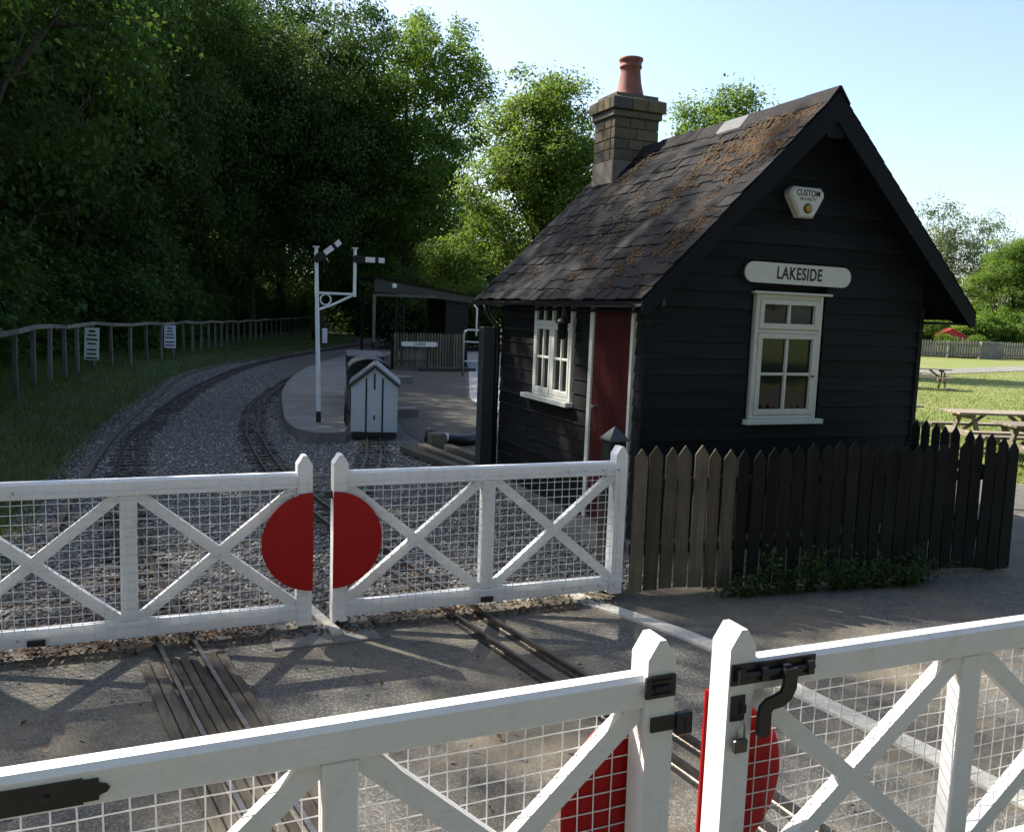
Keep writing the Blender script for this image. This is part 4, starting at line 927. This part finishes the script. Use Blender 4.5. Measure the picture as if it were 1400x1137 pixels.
def arm(ox, oz, ang):
    r_ = empty('signal_arm', (ox, -.05, oz), 0); r_.parent = sgl; r_.rotation_euler = (0, -ang, 0)
    MB().prism([(-.06, -.05), (.05, -.075), (.16, -.045), (.16, .045), (.05, .075), (-.06, .05)], 'y', -.006, .006).build('spectacle', M['black'], r_)
    MB().box(.16, .33, -.006, .006, -.045, .045).build('arm_blade', M['white'], r_); MB().box(.33, .395, -.006, .006, -.045, .045).build('black_band', M['black'], r_)
    MB().box(.395, .50, -.006, .006, -.045, .045).build('arm_blade', M['white'], r_)
arm(-.06, 2.98, R(38)); arm(.61, 3.01, R(0))
MB().cbox(.05, .13, -.03, .03, 1.55, 1.80, .005).build('signal_box', M['van'], sgl)

# ------------------------------------------------------------------ platform, van, train
PE = spline([(2.50, 14.05), (2.28, 14.45), (2.22, 15.2), (2.36, 16.9), (3.03, 21.7), (4.28, 27.2), (6.4, 33.5), (9.5, 40)], .3)
PR = spline([(2.72, 14.0), (2.95, 14.15), (3.08, 14.6), (3.2, 15.4), (3.75, 18.0), (4.6, 22), (6.2, 28), (8.3, 34), (11, 40)], .3)
poly = [tuple(p) for p in PE] + [tuple(p) for p in PR[::-1]]
tag(MB().prism(poly, 'z', -.05, .17).build('platform', M['concrete']), 'long curving worn concrete platform with rounded end', 'platform')
van = empty('railway_van', (3.49, 14.36, 0), R(-14.4), 'small pale grey van with pointed roof and black stripes on the siding', 'van')
def poly_end(hw, ze, za): return [(-hw, .10), (hw, .10), (hw, ze), (0, za), (-hw, ze)]
MB().prism(poly_end(.385, .91, 1.22), 'y', .0, 1.15).build('body', M['van'], van)
for s_ in (-1, 1):
    aa = Matrix.Translation((0, 0, 1.235)) @ Matrix.Rotation(s_*math.atan2(.31, .385), 4, 'Y')
    x0, x1 = (0.0, .53) if s_ > 0 else (-.53, 0.0)
    MB().box(x0, x1, -.035, 1.18, .0, .028, aa).build('roof_board', M['van_roof'], van)
    MB().box(x0, x1, -.040, -.002, -.035, -.002, aa).build('roof_edge', M['black'], van)
for x, z0, z1 in ((-.135, .10, 1.02), (.135, .10, 1.02), (0, .83, 1.1)): MB().box(x-.014, x+.014, -.006, -.0005, z0, z1).build('stripe', M['ink'], van)
MB().box(-.012, .012, -.008, -.0005, .32, .40).build('coupling_slot', M['ink'], van)
for s_ in (-1, 1):
    for k_ in range(5): MB().lathe([(.009, 0), (.009, .004), (.004, .007)], n=8).build('bolt_head', M['black'], van, loc=(s_*.335, -.0, .22+k_*.125), rot=(R(90), 0, 0))
MB().box(-.36, .36, -.03, 1.17, .055, .098).build('underframe', M['black'], van)
MB().box(-.37, .37, -.05, -.031, .02, .12).build('buffer_beam', M['black'], van)
for y in (.2, .95):
    for s_ in (-1, 1):
        MB().tube([(s_*.09, y, .09), (s_*.125, y, .09)], .06, 14).build('wheel', M['rail'], van)
def dark_carriage(loc, rz, label, ln, h, arch):
    r_ = empty('railway_carriage', loc, rz, label, 'carriage')
    MB().cbox(-.36, .36, 0, ln, .16, .62 if arch else .8, .02).build('body', M['loco'], r_)
    MB().box(-.30, .30, .02, ln-.02, .06, .16).build('underframe', M['black'], r_)
    if arch:
        for s_ in (-1, 1): MB().box(s_*.34-.02, s_*.34+.02, .03, .08, .62, 1.0).build('cab_pillar', M['loco'], r_); MB().box(s_*.34-.02, s_*.34+.02, ln-.08, ln-.03, .62, 1.0).build('cab_pillar', M['loco'], r_)
        n_ = 10; P_ = [(.40*math.cos(math.pi*i/n_), 1.0+.24*math.sin(math.pi*i/n_)) for i in range(n_+1)]; Q = [(p[0]*.94, 1.0+(p[1]-1.0)*.9-.0) for p in P_][::-1]
        MB().prism(P_+Q, 'y', -.02, ln+.02).build('arched_roof', M['loco_blue'], r_, smooth=False)
        MB().box(-.34, .34, ln-.06, ln-.03, .62, 1.05).build('cab_front', M['loco'], r_)
        MB().tube([(-.2, .1, .70), (.2, .1, .70)], .07, 12).build('boiler_fitting', M['steel'], r_)
    else:
        MB().cbox(-.39, .39, -.03, ln+.03, 1.14, 1.20, .015).build('flat_roof', M['loco_blue'], r_)
        for s_ in (-1, 1):
            for y in (.05, ln/2, ln-.05): MB().box(s_*.35-.02, s_*.35+.02, y-.02, y+.02, .8, 1.14).build('pillar', M['loco_blue'], r_)
        MB().cbox(-.33, .33, ln*.5, ln*.5+.06, .8, 1.08, .01).build('seat_back', M['loco'], r_)
    for y in (.25, ln-.25):
        for s_ in (-1, 1): MB().tube([(s_*.09, y, .075), (s_*.125, y, .075)], .075, 14).build('wheel', M['rail'], r_)
dark_carriage((3.82, 16.1, 0), R(-10), 'dark arched-roof cab close behind the pale van', 1.3, 1.2, True)
dark_carriage((4.12, 17.75, 0), R(-11), 'dark flat-roofed carriage behind the arched cab', 2.4, 1.2, False)

# stone steps, timber, hose on the mulch
tag(MB().cbox(-.27, .27, -.2, .2, -.03, .17, .012).build('concrete_block', M['concrete'], loc=(4.85, 17.4, 0)), 'pale concrete block beside the train, nearer of two', 'block')
tag(MB().cbox(-.3, .3, -.2, .2, -.03, .2, .012).build('concrete_block', M['concrete'], loc=(6.95, 25.2, 0)), 'pale concrete block by the far fence, farther of two', 'block')
for i, (x0, y0, x1, y1, z) in enumerate(((3.62, 12.95, 3.95, 10.9, .0), (3.95, 13.15, 4.18, 11.1, .0), (4.35, 13.0, 4.55, 11.3, .0))):
    a_ = Vector((x0, y0, z)); b_ = Vector((x1, y1, z)); L_ = (b_-a_).length; an = math.atan2(-(b_-a_).x, (b_-a_).y)
    tag(MB().cbox(-.07, .07, 0, L_, 0, .10, .012).build('timber_baulk', M['plank'], loc=a_, rot=(0, 0, an)), ('timber baulk lying behind the gate, leftmost of three', 'timber baulk lying behind the gate, middle of three', 'timber baulk lying behind the gate, nearest the hut')[i], 'timber', 'loose timber baulks')
ho = spline([(4.22, 13.62, .16), (4.30, 13.6, .14), (4.48, 13.52, .10), (4.75, 13.48, .08), (5.05, 13.62, .10), (5.3, 13.95, .20), (5.45, 14.3, .34), (5.55, 14.7, .42)], .08)
hs = empty('hose_pipe', (4.22, 13.62, 0), 0, 'thick black hose lying in a curve behind the hut corner', 'hose')
MB().tube([(p[0]-4.22, p[1]-13.62, p[2]) for p in ho], .095, 12).build('pipe', M['hose'], hs, smooth=True)
MB().tube([(-.05, .02, .165), (.06, -.01, .145)], .125, 14).build('collar', M['hose'], hs, smooth=True); MB().tube([(.20, -.09, .108), (.30, -.12, .098)], .103, 12).build('clip', M['steel'], hs, smooth=True)
bxn = MB(); bxn.box(-.13, .13, -.09, -.06, 0, .20); bxn.box(-.13, -.10, -.06, .1, 0, .20); bxn.box(.10, .13, -.06, .1, 0, .2); bxn.box(-.13, .13, -.06, .1, .2, .225)
tag(bxn.build('wooden_box', M['table'], loc=(4.28, 13.35, 0)), 'small open wooden box at the end of the black hose', 'box')

# ------------------------------------------------------------------ station fence, nameboard, shelter
sf = empty('paling_fence', (9.5, 30.8, 0), R(0), 'dark paling fence behind the train with a name board on it', 'fence')
pmh = MB().prism([(-.035, .08), (.035, .08), (.035, 1.27), (0, 1.34), (-.035, 1.27)], 'y', -.01, .01).mesh('paling', M['picket_brown']); 
for i in range(25): link('paling', pmh, sf, (-1.30+i*.107, 0, rnd.uniform(-.015, .015)))
for z in (.25, .80, .95): MB().cbox(-1.35, 1.33, .012, .06, z, z+.10, .004).build('fence_rail', M['picket_black'], sf)
for x in (-1.36, 0, 1.34): MB().cbox(x-.05, x+.05, .06, .16, -.05, 1.25, .006).build('fence_post', M['picket_black'], sf)
nb = empty('name_board', (9.1, 30.78, .92), 0, 'white round-ended LAKESIDE name board on the far paling fence', 'sign')
MB().prism(stadium(-.68, .68, -.085, .085), 'y', -.03, -.0).build('board', M['signwhite'], nb); text_mesh('lettering', 'LAKESIDE', .13, M['ink'], nb, (0, -.0315, 0), (R(90), 0, 0), .74, .003, .001, 1.08)
tag(MB().cbox(8.9, 11.0, 29.9, 30.1, -.05, .12, .01).build('timber_edging', M['sleeper']), 'low dark timber edging in front of the paling fence', 'edging')
sh = empty('station_shelter', (9.9, 33.5, 0), 0, 'dark open-fronted shelter with sloping roof behind the paling fence', 'shelter')
MB().prism([(-2.0, 3.30), (2.05, 2.72), (2.05, 2.48), (-2.0, 2.78)], 'y', -.7, -.64).build('fascia', M['loco'], sh)
MB().prism([(-2.05, 3.36), (2.1, 2.76), (2.1, 2.70), (-2.05, 3.28)], 'y', -.78, 2.2).build('roof', M['slate'], sh)
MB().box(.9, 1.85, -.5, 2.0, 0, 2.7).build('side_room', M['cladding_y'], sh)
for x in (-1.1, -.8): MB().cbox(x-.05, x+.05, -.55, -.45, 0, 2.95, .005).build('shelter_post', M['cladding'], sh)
MB().cbox(-1.9, -1.8, 1.9, 2.0, 0, 3.0, .005).build('shelter_post', M['cladding'], sh)
MB().tube([(1.98, -.72, 2.52), (2.02, -.72, 2.38), (2.12, -.7, 2.28), (2.12, -.7, 1.2)], .045, 8).build('downpipe', M['white_old'], sh, smooth=True)
MB().lathe([(.10, 0), (.10, .03), (.06, .05)], n=16).build('round_lamp', M['signwhite'], sh, loc=(-1.25, -.71, 3.02), rot=(R(90), 0, 0))
wf = empty('timber_gantry', (7.75, 32.2, 0), 0, 'pale timber post and beam gantry at the left front of the shelter', 'gantry')
MB().cbox(-.05, .05, -.05, .05, .9, 2.6, .005).build('post', M['post_grey'], wf); MB().cbox(-.05, .05, -.05, .05, -.05, .9, .005).build('post_foot', M['black'], wf)
MB().cbox(-.05, 2.4, -.04, .04, 2.601, 2.69, .005).build('beam', M['post_grey'], wf)
hpb = empty('hoop_barrier', (10.6, 27.5, 0), R(-20), 'pale tubular hoop barrier on the concrete path behind the hut', 'barrier')
def hoop(x0, x1, z1): return [(x0, 0, .0), (x0, 0, z1-.15), (x0+.05, 0, z1-.04), (x0+.15, 0, z1), (x1-.15, 0, z1), (x1-.05, 0, z1-.04), (x1, 0, z1-.15), (x1, 0, .0)]
MB().tube(hoop(-.9, .9, 1.55), .03, 8).build('hoop', M['steel'], hpb, smooth=True); MB().tube([(-.9, 0, 1.15), (.9, 0, 1.15)], .025, 8).build('cross_rail', M['steel'], hpb)
MB().tube([(-.9, 0, .5), (.9, 0, .5)], .025, 8).build('cross_rail', M['steel'], hpb)

# ------------------------------------------------------------------ picnic tables, far fence, red building on the right
def picnic_table():
    r_ = empty('picnic_table', (0, 0, 0), 0, '', 'picnic table', 'picnic tables on the grass'); L_ = 1.8
    for i in range(5): MB().cbox(-L_/2, L_/2, -.36+i*.146, -.36+i*.146+.136, .715, .755, .005).build('top_plank', M['table'], r_)
    for s_ in (-1, 1):
        for k_ in (0, 1): y = s_*(.62+k_*.13); MB().cbox(-L_/2, L_/2, y-.062, y+.062, .42, .46, .005).build('seat_plank', M['table'], r_)
    for x in (-.62, .62):
        MB().cbox(x-.035, x+.035, -.80, .80, .31, .418, .005).build('cross_beam', M['table'], r_); MB().cbox(x-.035, x+.035, -.33, .33, .63, .713, .005).build('top_bearer', M['table'], r_)
        for s_ in (-1, 1): MB().prism([(s_*.55, -.03), (s_*.66, -.03), (s_*.30, .63), (s_*.19, .63)][::s_], 'x', x+.037, x+.082).build('leg', M['table'], r_)
        MB().tube([(x, 0, .40), (x*.35, 0, .70)], .035, 4).build('stay', M['table'], r_)
    return r_
pt = picnic_table()
spots = [(14.35, 11.35, -20, 'large pale picnic table on the sunlit grass beyond the fence end'), (13.55, 9.55, -24, 'picnic table cut by the right edge, in front of another table'),
         (26.3, 24.0, -38, 'distant picnic table on the grass just right of the hut'), (15.87, 15.9, -25, 'picnic bench end showing past the hut corner')]
for i, (x, y, a_, lb) in enumerate(spots):
    o = pt if i == 0 else copy_tree(pt); o.location = (x, y, -.045); o.rotation_euler = (0, 0, R(a_)); o['label'] = lb
ff = empty('far_picket_fence', (58, 48.5, 0), 0, 'long pale picket fence across the far side of the grass', 'fence')
FA, FB, FC = Vector((46, 52.6, 0)), Vector((57.6, 47.6, 0)), Vector((72, 44.0, 0))
def pickrow(a_, b_, nm):
    mb = MB(); dd = b_-a_; L_ = dd.length; dd.normalize(); an = math.atan2(dd.y, dd.x); q = 0
    while q < L_:
        p = a_+dd*q-Vector((58, 48.5, 0)); Mx = Matrix.Translation(p) @ Matrix.Rotation(an, 4, 'Z'); h = 1.28+rnd.uniform(-.03, .03)
        mb.prism([(-.06, .08), (.06, .08), (.06, h-.1), (0, h), (-.06, h-.1)], 'y', -.012, .012, Mx); q += .2
    tag(mb.build(nm, M['picket_grey'], ff), kind='stuff')
    p = a_-Vector((58, 48.5, 0)); Mx = Matrix.Translation(p) @ Matrix.Rotation(an, 4, 'Z')
    for z in (.3, .95): MB().box(0, L_, .013, .06, z, z+.1, Mx).build('fence_rail', M['post_grey'], ff)
    q = 0
    while q < L_: MB().box(q-.07, q+.07, .06, .2, -.05, 1.2, Mx).build('fence_post', M['post_grey'], ff); q += 2.6
pickrow(FA, FB, 'pickets'); pickrow(FB+Vector((1.6, -.3, 0)), FC, 'pickets')
tag(MB().cbox(-.8, .8, -.2, .2, -.05, 1.25, .02).build('grey_barrier', M['post_grey'], loc=(58.4, 47.3, 0), rot=(0, 0, R(-20))), 'grey boarded barrier in the gap of the far picket fence', 'barrier')
rh = empty('red_structure', (58.3, 51.0, -.45), R(-35), 'bright red structure glimpsed behind the far picket fence', 'structure')
MB().prism([(-1.0, 0), (1.0, 0), (1.0, 2.0), (0, 2.5), (-1.0, 2.0)], 'y', -.7, .7).build('wall', M['redhut'], rh)
for i in range(5): MB().box(-.85+i*.4, -.72+i*.4, -.74, -.701, .1, 1.95).build('slat', M['signwhite'], rh)
MB().prism([(-1.12, 1.95), (0, 2.51), (1.12, 1.95), (1.12, 2.05), (0, 2.62), (-1.12, 2.05)], 'y', -.8, .8).build('roof', M['redhut'], rh)

# ------------------------------------------------------------------ trees
def crown_mesh(name, seed, RX_, H0, H1, nclump, nleaf, leaf, mat, lobes=11, clr=.75, taper=.0):
    """leaf cloud between heights H0 and H1 with radius RX_: lobes -> clumps -> leaves"""
    g = np.random.default_rng(seed); hc = (H0+H1)/2; hh = (H1-H0)/2; LB = []
    for i in range(lobes):
        u = -0.92+1.84*(i+.5)/lobes+g.uniform(-.1, .1); u = max(-.93, min(.93, u)); a_ = i*2.39996+g.uniform(-.4, .4)
        prof = math.sqrt(max(.05, 1-abs(u)**2.2)) * (1-taper*max(0, u)); rr = RX_*prof*g.uniform(.42, .68)
        LB.append((rr*math.cos(a_), rr*math.sin(a_), hc+hh*u*.86, RX_*g.uniform(.36, .52)*(.65+.35*prof)))
    LB.append((0, 0, hc, RX_*.6)); LB = np.array(LB); w_ = LB[:, 3]**2; w_ /= w_.sum()
    k = g.choice(len(LB), nclump, p=w_); dv = g.normal(size=(nclump, 3)); dv /= np.linalg.norm(dv, axis=1)[:, None]
    dv[:, 2] = dv[:, 2]*.95+.12; r_ = LB[k, 3]*(.60+.50*g.random(nclump)**.6)
    C = LB[k, :3]+dv*r_[:, None]*np.array([1, 1, .85]); C[:, 2] = np.clip(C[:, 2], H0*.8, H1+.3)
    cs = clr*g.uniform(.55, 1.2, nclump)
    off = g.normal(size=(nclump, nleaf, 3))*np.array([.55, .55, .34])*cs[:, None, None]
    P = (C[:, None, :]+off).reshape(-1, 3)
    P[:, 2] -= (np.hypot(off[..., 0], off[..., 1])**2*.25).ravel()
    out = np.repeat(dv, nleaf, 0)*.7+g.normal(0, .55, (len(P), 3)); out[:, 2] += .55
    L_ = leaf*g.uniform(.6, 1.25, len(P)); V, F = leaf_quads(P, out, L_, L_*g.uniform(.5, .75, len(P)), g)
    return np_mesh(name, V, F, mat), LB
def trunk_mesh(name, seed, LB, h, r0, mat=None):
    g = random.Random(seed); mb = MB(); base = []
    pts = [Vector((0, 0, -.3))]; 
    for i in range(1, 8): t_ = i/7; pts.append(Vector((math.sin(t_*3+seed)*.25*t_, math.cos(t_*2.3+seed)*.25*t_, h*t_)))
    mb.tube(pts, [r0*1.35]+[r0*(1-.85*(i/7)**.9) for i in range(1, 8)], 10)
    for x, y, z, rr in LB[:-1]:
        zb = max(1.0, min(h*.92, z*.55+.4)); t_ = zb/h; b_ = Vector((math.sin(t_*3+seed)*.25*t_, math.cos(t_*2.3+seed)*.25*t_, zb)); e = Vector((x, y, z+rr*.3)); md = b_.lerp(e, .5)+Vector((g.uniform(-.3, .3), g.uniform(-.3, .3), -.25))
        rb_ = r0*(.46-.26*t_); mb.tube([b_, md, e], [rb_, rb_*.6, rb_*.15], 7)
        for _ in range(3): q = e+Vector((g.uniform(-1, 1), g.uniform(-1, 1), g.uniform(-.5, .8)))*rr*.8; mb.tube([md.lerp(e, .5), q], [rb_*.35, rb_*.06], 5)
    return mb.mesh(name, mat or M['trunk'], True)
KIND = {}
def kind(key, seed, R_, H0, H1, nc, nl, leaf, mat, lobes=11, clr=.75, r0=.22, taper=0, trunk=True):
    cm, LB = crown_mesh('crown', seed, R_, H0, H1, nc, nl, leaf, mat, lobes, clr, taper)
    KIND[key] = (cm, trunk_mesh('trunk', seed, LB, H1*.9, r0))
kind('dapple', 10, 4.6, 4.5, 17.5, 125, 110, .19, M['leaf_mid'], 14, .66, .26)
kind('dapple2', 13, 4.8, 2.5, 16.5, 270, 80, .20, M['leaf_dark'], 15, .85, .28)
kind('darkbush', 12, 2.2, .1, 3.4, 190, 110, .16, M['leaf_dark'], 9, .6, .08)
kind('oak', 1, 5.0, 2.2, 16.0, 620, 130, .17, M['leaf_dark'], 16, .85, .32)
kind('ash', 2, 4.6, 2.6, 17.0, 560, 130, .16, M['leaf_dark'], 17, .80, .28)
kind('lit', 3, 5.2, 3.0, 17.0, 620, 130, .19, M['leaf_mid'], 17, .85, .30)
kind('lime', 4, 3.3, 2.4, 12.5, 520, 120, .15, M['leaf_mid'], 15, .65, .22, .35)
kind('sap', 6, 1.35, 3.0, 5.4, 90, 90, .12, M['leaf_mid'], 6, .42, .06)
kind('airy', 7, 3.3, 3.0, 13.0, 190, 55, .20, M['leaf_light'], 12, .85, .18)
kind('bush', 8, 2.2, .1, 3.4, 170, 100, .17, M['leaf_mid'], 9, .6, .08)
kind('shrub', 9, 1.6, .05, 2.6, 130, 110, .12, M['leaf_dark'], 8, .5, .06)
def tree(name, key, x, y, rz, s, label, cat='tree', group=None, sz=None):
    r_ = empty(name, (x, y, -.05), R(rz), label, cat, group); r_.scale = (s, s, sz or s); cm, tm = KIND[key]
    link('trunk' if cat == 'tree' else 'stems', tm, r_); tag(link('crown', cm, r_), kind='stuff'); return r_
WOOD = 'dark leafy tree in the shaded wood behind the boundary fence'
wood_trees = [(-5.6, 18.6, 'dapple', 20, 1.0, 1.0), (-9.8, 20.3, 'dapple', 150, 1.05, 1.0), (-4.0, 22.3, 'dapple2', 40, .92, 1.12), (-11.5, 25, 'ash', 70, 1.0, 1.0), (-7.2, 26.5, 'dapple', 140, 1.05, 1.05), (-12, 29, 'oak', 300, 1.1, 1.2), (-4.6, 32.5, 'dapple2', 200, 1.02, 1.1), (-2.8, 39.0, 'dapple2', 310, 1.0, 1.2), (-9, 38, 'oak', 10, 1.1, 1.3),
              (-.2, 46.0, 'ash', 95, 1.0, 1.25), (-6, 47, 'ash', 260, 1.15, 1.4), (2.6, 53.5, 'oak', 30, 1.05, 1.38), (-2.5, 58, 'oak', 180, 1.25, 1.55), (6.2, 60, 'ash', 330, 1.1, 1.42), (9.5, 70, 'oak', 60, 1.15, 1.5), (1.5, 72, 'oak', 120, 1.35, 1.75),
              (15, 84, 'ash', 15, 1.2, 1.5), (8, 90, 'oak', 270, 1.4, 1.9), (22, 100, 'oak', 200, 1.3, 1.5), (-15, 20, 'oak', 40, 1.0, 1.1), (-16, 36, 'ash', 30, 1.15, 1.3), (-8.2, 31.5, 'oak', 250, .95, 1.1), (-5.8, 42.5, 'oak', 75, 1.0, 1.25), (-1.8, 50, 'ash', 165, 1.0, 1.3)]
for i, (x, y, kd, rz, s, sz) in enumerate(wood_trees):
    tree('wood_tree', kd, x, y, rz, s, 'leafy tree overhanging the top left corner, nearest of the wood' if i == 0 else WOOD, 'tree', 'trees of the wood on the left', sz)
for i in range(62):
    t_ = 4+(i % 34)*2.9; x = float(np.interp(t_, Ls, FP[:, 0])); y = float(np.interp(t_, Ls, FP[:, 1])); bk = 0 if i < 34 else 4.0
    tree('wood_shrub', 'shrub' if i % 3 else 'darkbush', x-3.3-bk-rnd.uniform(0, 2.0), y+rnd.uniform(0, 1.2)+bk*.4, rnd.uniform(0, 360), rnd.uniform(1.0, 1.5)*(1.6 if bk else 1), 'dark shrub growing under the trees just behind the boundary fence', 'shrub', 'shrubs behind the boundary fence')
for i, (x, y, kd, sc_) in enumerate(((16, 66, 'darkbush', 1.9), (20, 62, 'bush', 1.5), (24, 68, 'darkbush', 2.0), (29, 64, 'bush', 1.8), (33, 72, 'darkbush', 2.0), (38, 70, 'bush', 2.0), (13, 47, 'darkbush', 1.1), (17, 48, 'bush', 1.1), (20.5, 45, 'bush', 1.2), (28, 104, 'oak', 1.0), (36, 100, 'ash', 1.0), (17.5, 76, 'darkbush', 2.2), (23, 50, 'bush', 1.3), (26, 54, 'darkbush', 1.6))):
    tree('backdrop_tree' if kd in ('oak', 'ash') else 'backdrop_bush', kd, x, y, i*53, sc_, 'dark tree far behind the station shelter' if kd in ('oak', 'ash') else 'leafy bush in the greenery behind the station shelter', 'tree' if kd in ('oak', 'ash') else 'bush', 'trees far behind the shelter' if kd in ('oak', 'ash') else 'bushes behind the shelter')
tree('tall_tree', 'lit', 15.2, 55.0, 30, 1.10, 'tall sunlit tree rising behind the station shelter', 'tree', None, 1.2)
tree('tall_tree', 'oak', 9.6, 54.0, 200, 1.05, 'tall dark tree left of the sunlit one behind the shelter', 'tree', None, 1.28)
tree('leafy_tree', 'lime', 16.5, 36.6, 80, 1.06, 'bright green leafy tree rising behind the chimney', 'tree', None, 1.07)
tree('leafy_tree', 'lime', 19.0, 39.5, 190, .8, 'bright green tree half hidden behind the chimney tree', 'tree')
tree('young_tree', 'sap', 12.1, 35.9, 0, 1.0, 'young tree with bright leaves leaning over the shelter roof', 'tree')
tree('leafy_tree', 'lime', 25.6, 36.6, 300, 1.1, 'bright green tree top showing over the hut ridge', 'tree', None, 1.10)
tree('airy_tree', 'airy', 67.5, 61, 0, 1.05, 'thin airy tree beyond the far fence, left of two', 'tree', None, 1.1)
tree('airy_tree', 'airy', 70.0, 58, 140, .85, 'thin airy tree beyond the far fence, right of two', 'tree', None, .98)
tree('leafy_tree', 'lime', 66.5, 52.0, 20, 1.1, 'green tree cut by the right edge beyond the far fence', 'tree', None, .82)
for i, (x, y, s) in enumerate(((51, 54, .9), (54, 53.5, .95), (56.9, 49.9, .52), (59.2, 49.2, .5), (57.3, 53.2, 1.0), (61.5, 51.0, 1.05), (64.5, 50.0, 1.2), (67.5, 49, 1.1), (71, 48.5, 1.2), (60, 57, 1.2), (65, 56, 1.3), (70, 54, 1.3), (55, 60, 1.2))):
    tree('hedge_bush', 'bush', x, y, i*70, s, 'green bush in the hedge behind the far picket fence', 'bush', 'bushes behind the far fence')
for i, (x, y, kd, s) in enumerate(((-13, -3, 'oak', .9), (-8, -8, 'ash', .9), (-2, -10.5, 'oak', .95), (4.5, -10, 'ash', .9), (11, -10.5, 'oak', .95), (17.5, -10, 'ash', .9), (24, -9.5, 'oak', .9), (31, -9, 'ash', .95), (8, -17, 'ash', 1.1), (20, -17, 'oak', 1.1), (-5, -17, 'oak', 1.1))):  # unseen trees added to hold back skylight, also mirrored in the window glass
    tree('sky_blocking_tree', kd, x, y, i*80, s, 'unseen tree added behind the viewpoint to cut skylight and reflect in the hut window', 'tree', 'trees behind the viewpoint')

# ------------------------------------------------------------------ grass
def blades(name, n, fx, h0, h1, wd, seed, mat, label):
    g = np.random.default_rng(seed); x, y, z = fx(g, n); n = len(x); a_ = g.uniform(0, 6.283, n); h = g.uniform(h0, h1, n); le = g.uniform(.1, .7, n)*h; b_ = g.uniform(0, 6.283, n)
    cx, sx = np.cos(a_)*wd, np.sin(a_)*wd; px, py = np.cos(b_)*le, np.sin(b_)*le
    V = np.stack([np.stack([x-cx, y-sx, z], 1), np.stack([x+cx, y+sx, z], 1), np.stack([x+px, y+py, z+h], 1)], 1).reshape(-1, 3)
    tag(link(name, np_mesh(name, V, np.arange(3*n).reshape(n, 3), mat)), label, 'grass', kind='stuff')
def bank_pts(g, n):
    y = 6.2+52*g.random(n)**1.8; d = g.uniform(-.05, 3.6, n)*(1+y*.02); x = np.interp(y, EDGE[:, 1], EDGE[:, 0])-d
    return x, y, np.array([bank_h(a_, b_) for a_, b_ in zip(x, y)])-.01
blades('bank_grass', 90000, bank_pts, .04, .17, .006, 21, M['grass_blade'], 'short green grass on the bank left of the tracks')
def field_pts(g, n):
    u = g.random(n)**1.6; x = 10.5+34*u; y = 7.5+g.random(n)*(6+26*u)*1.0
    k = (x+y*.98 > 20.6) & (y < 33+.2*(x-30)); x, y = x[k], y[k]; return x, y, np.full(len(x), -.05)
blades('field_grass', 60000, field_pts, .03, .085, .010, 22, M['field_blade'], 'sunlit mown grass around the picnic tables')
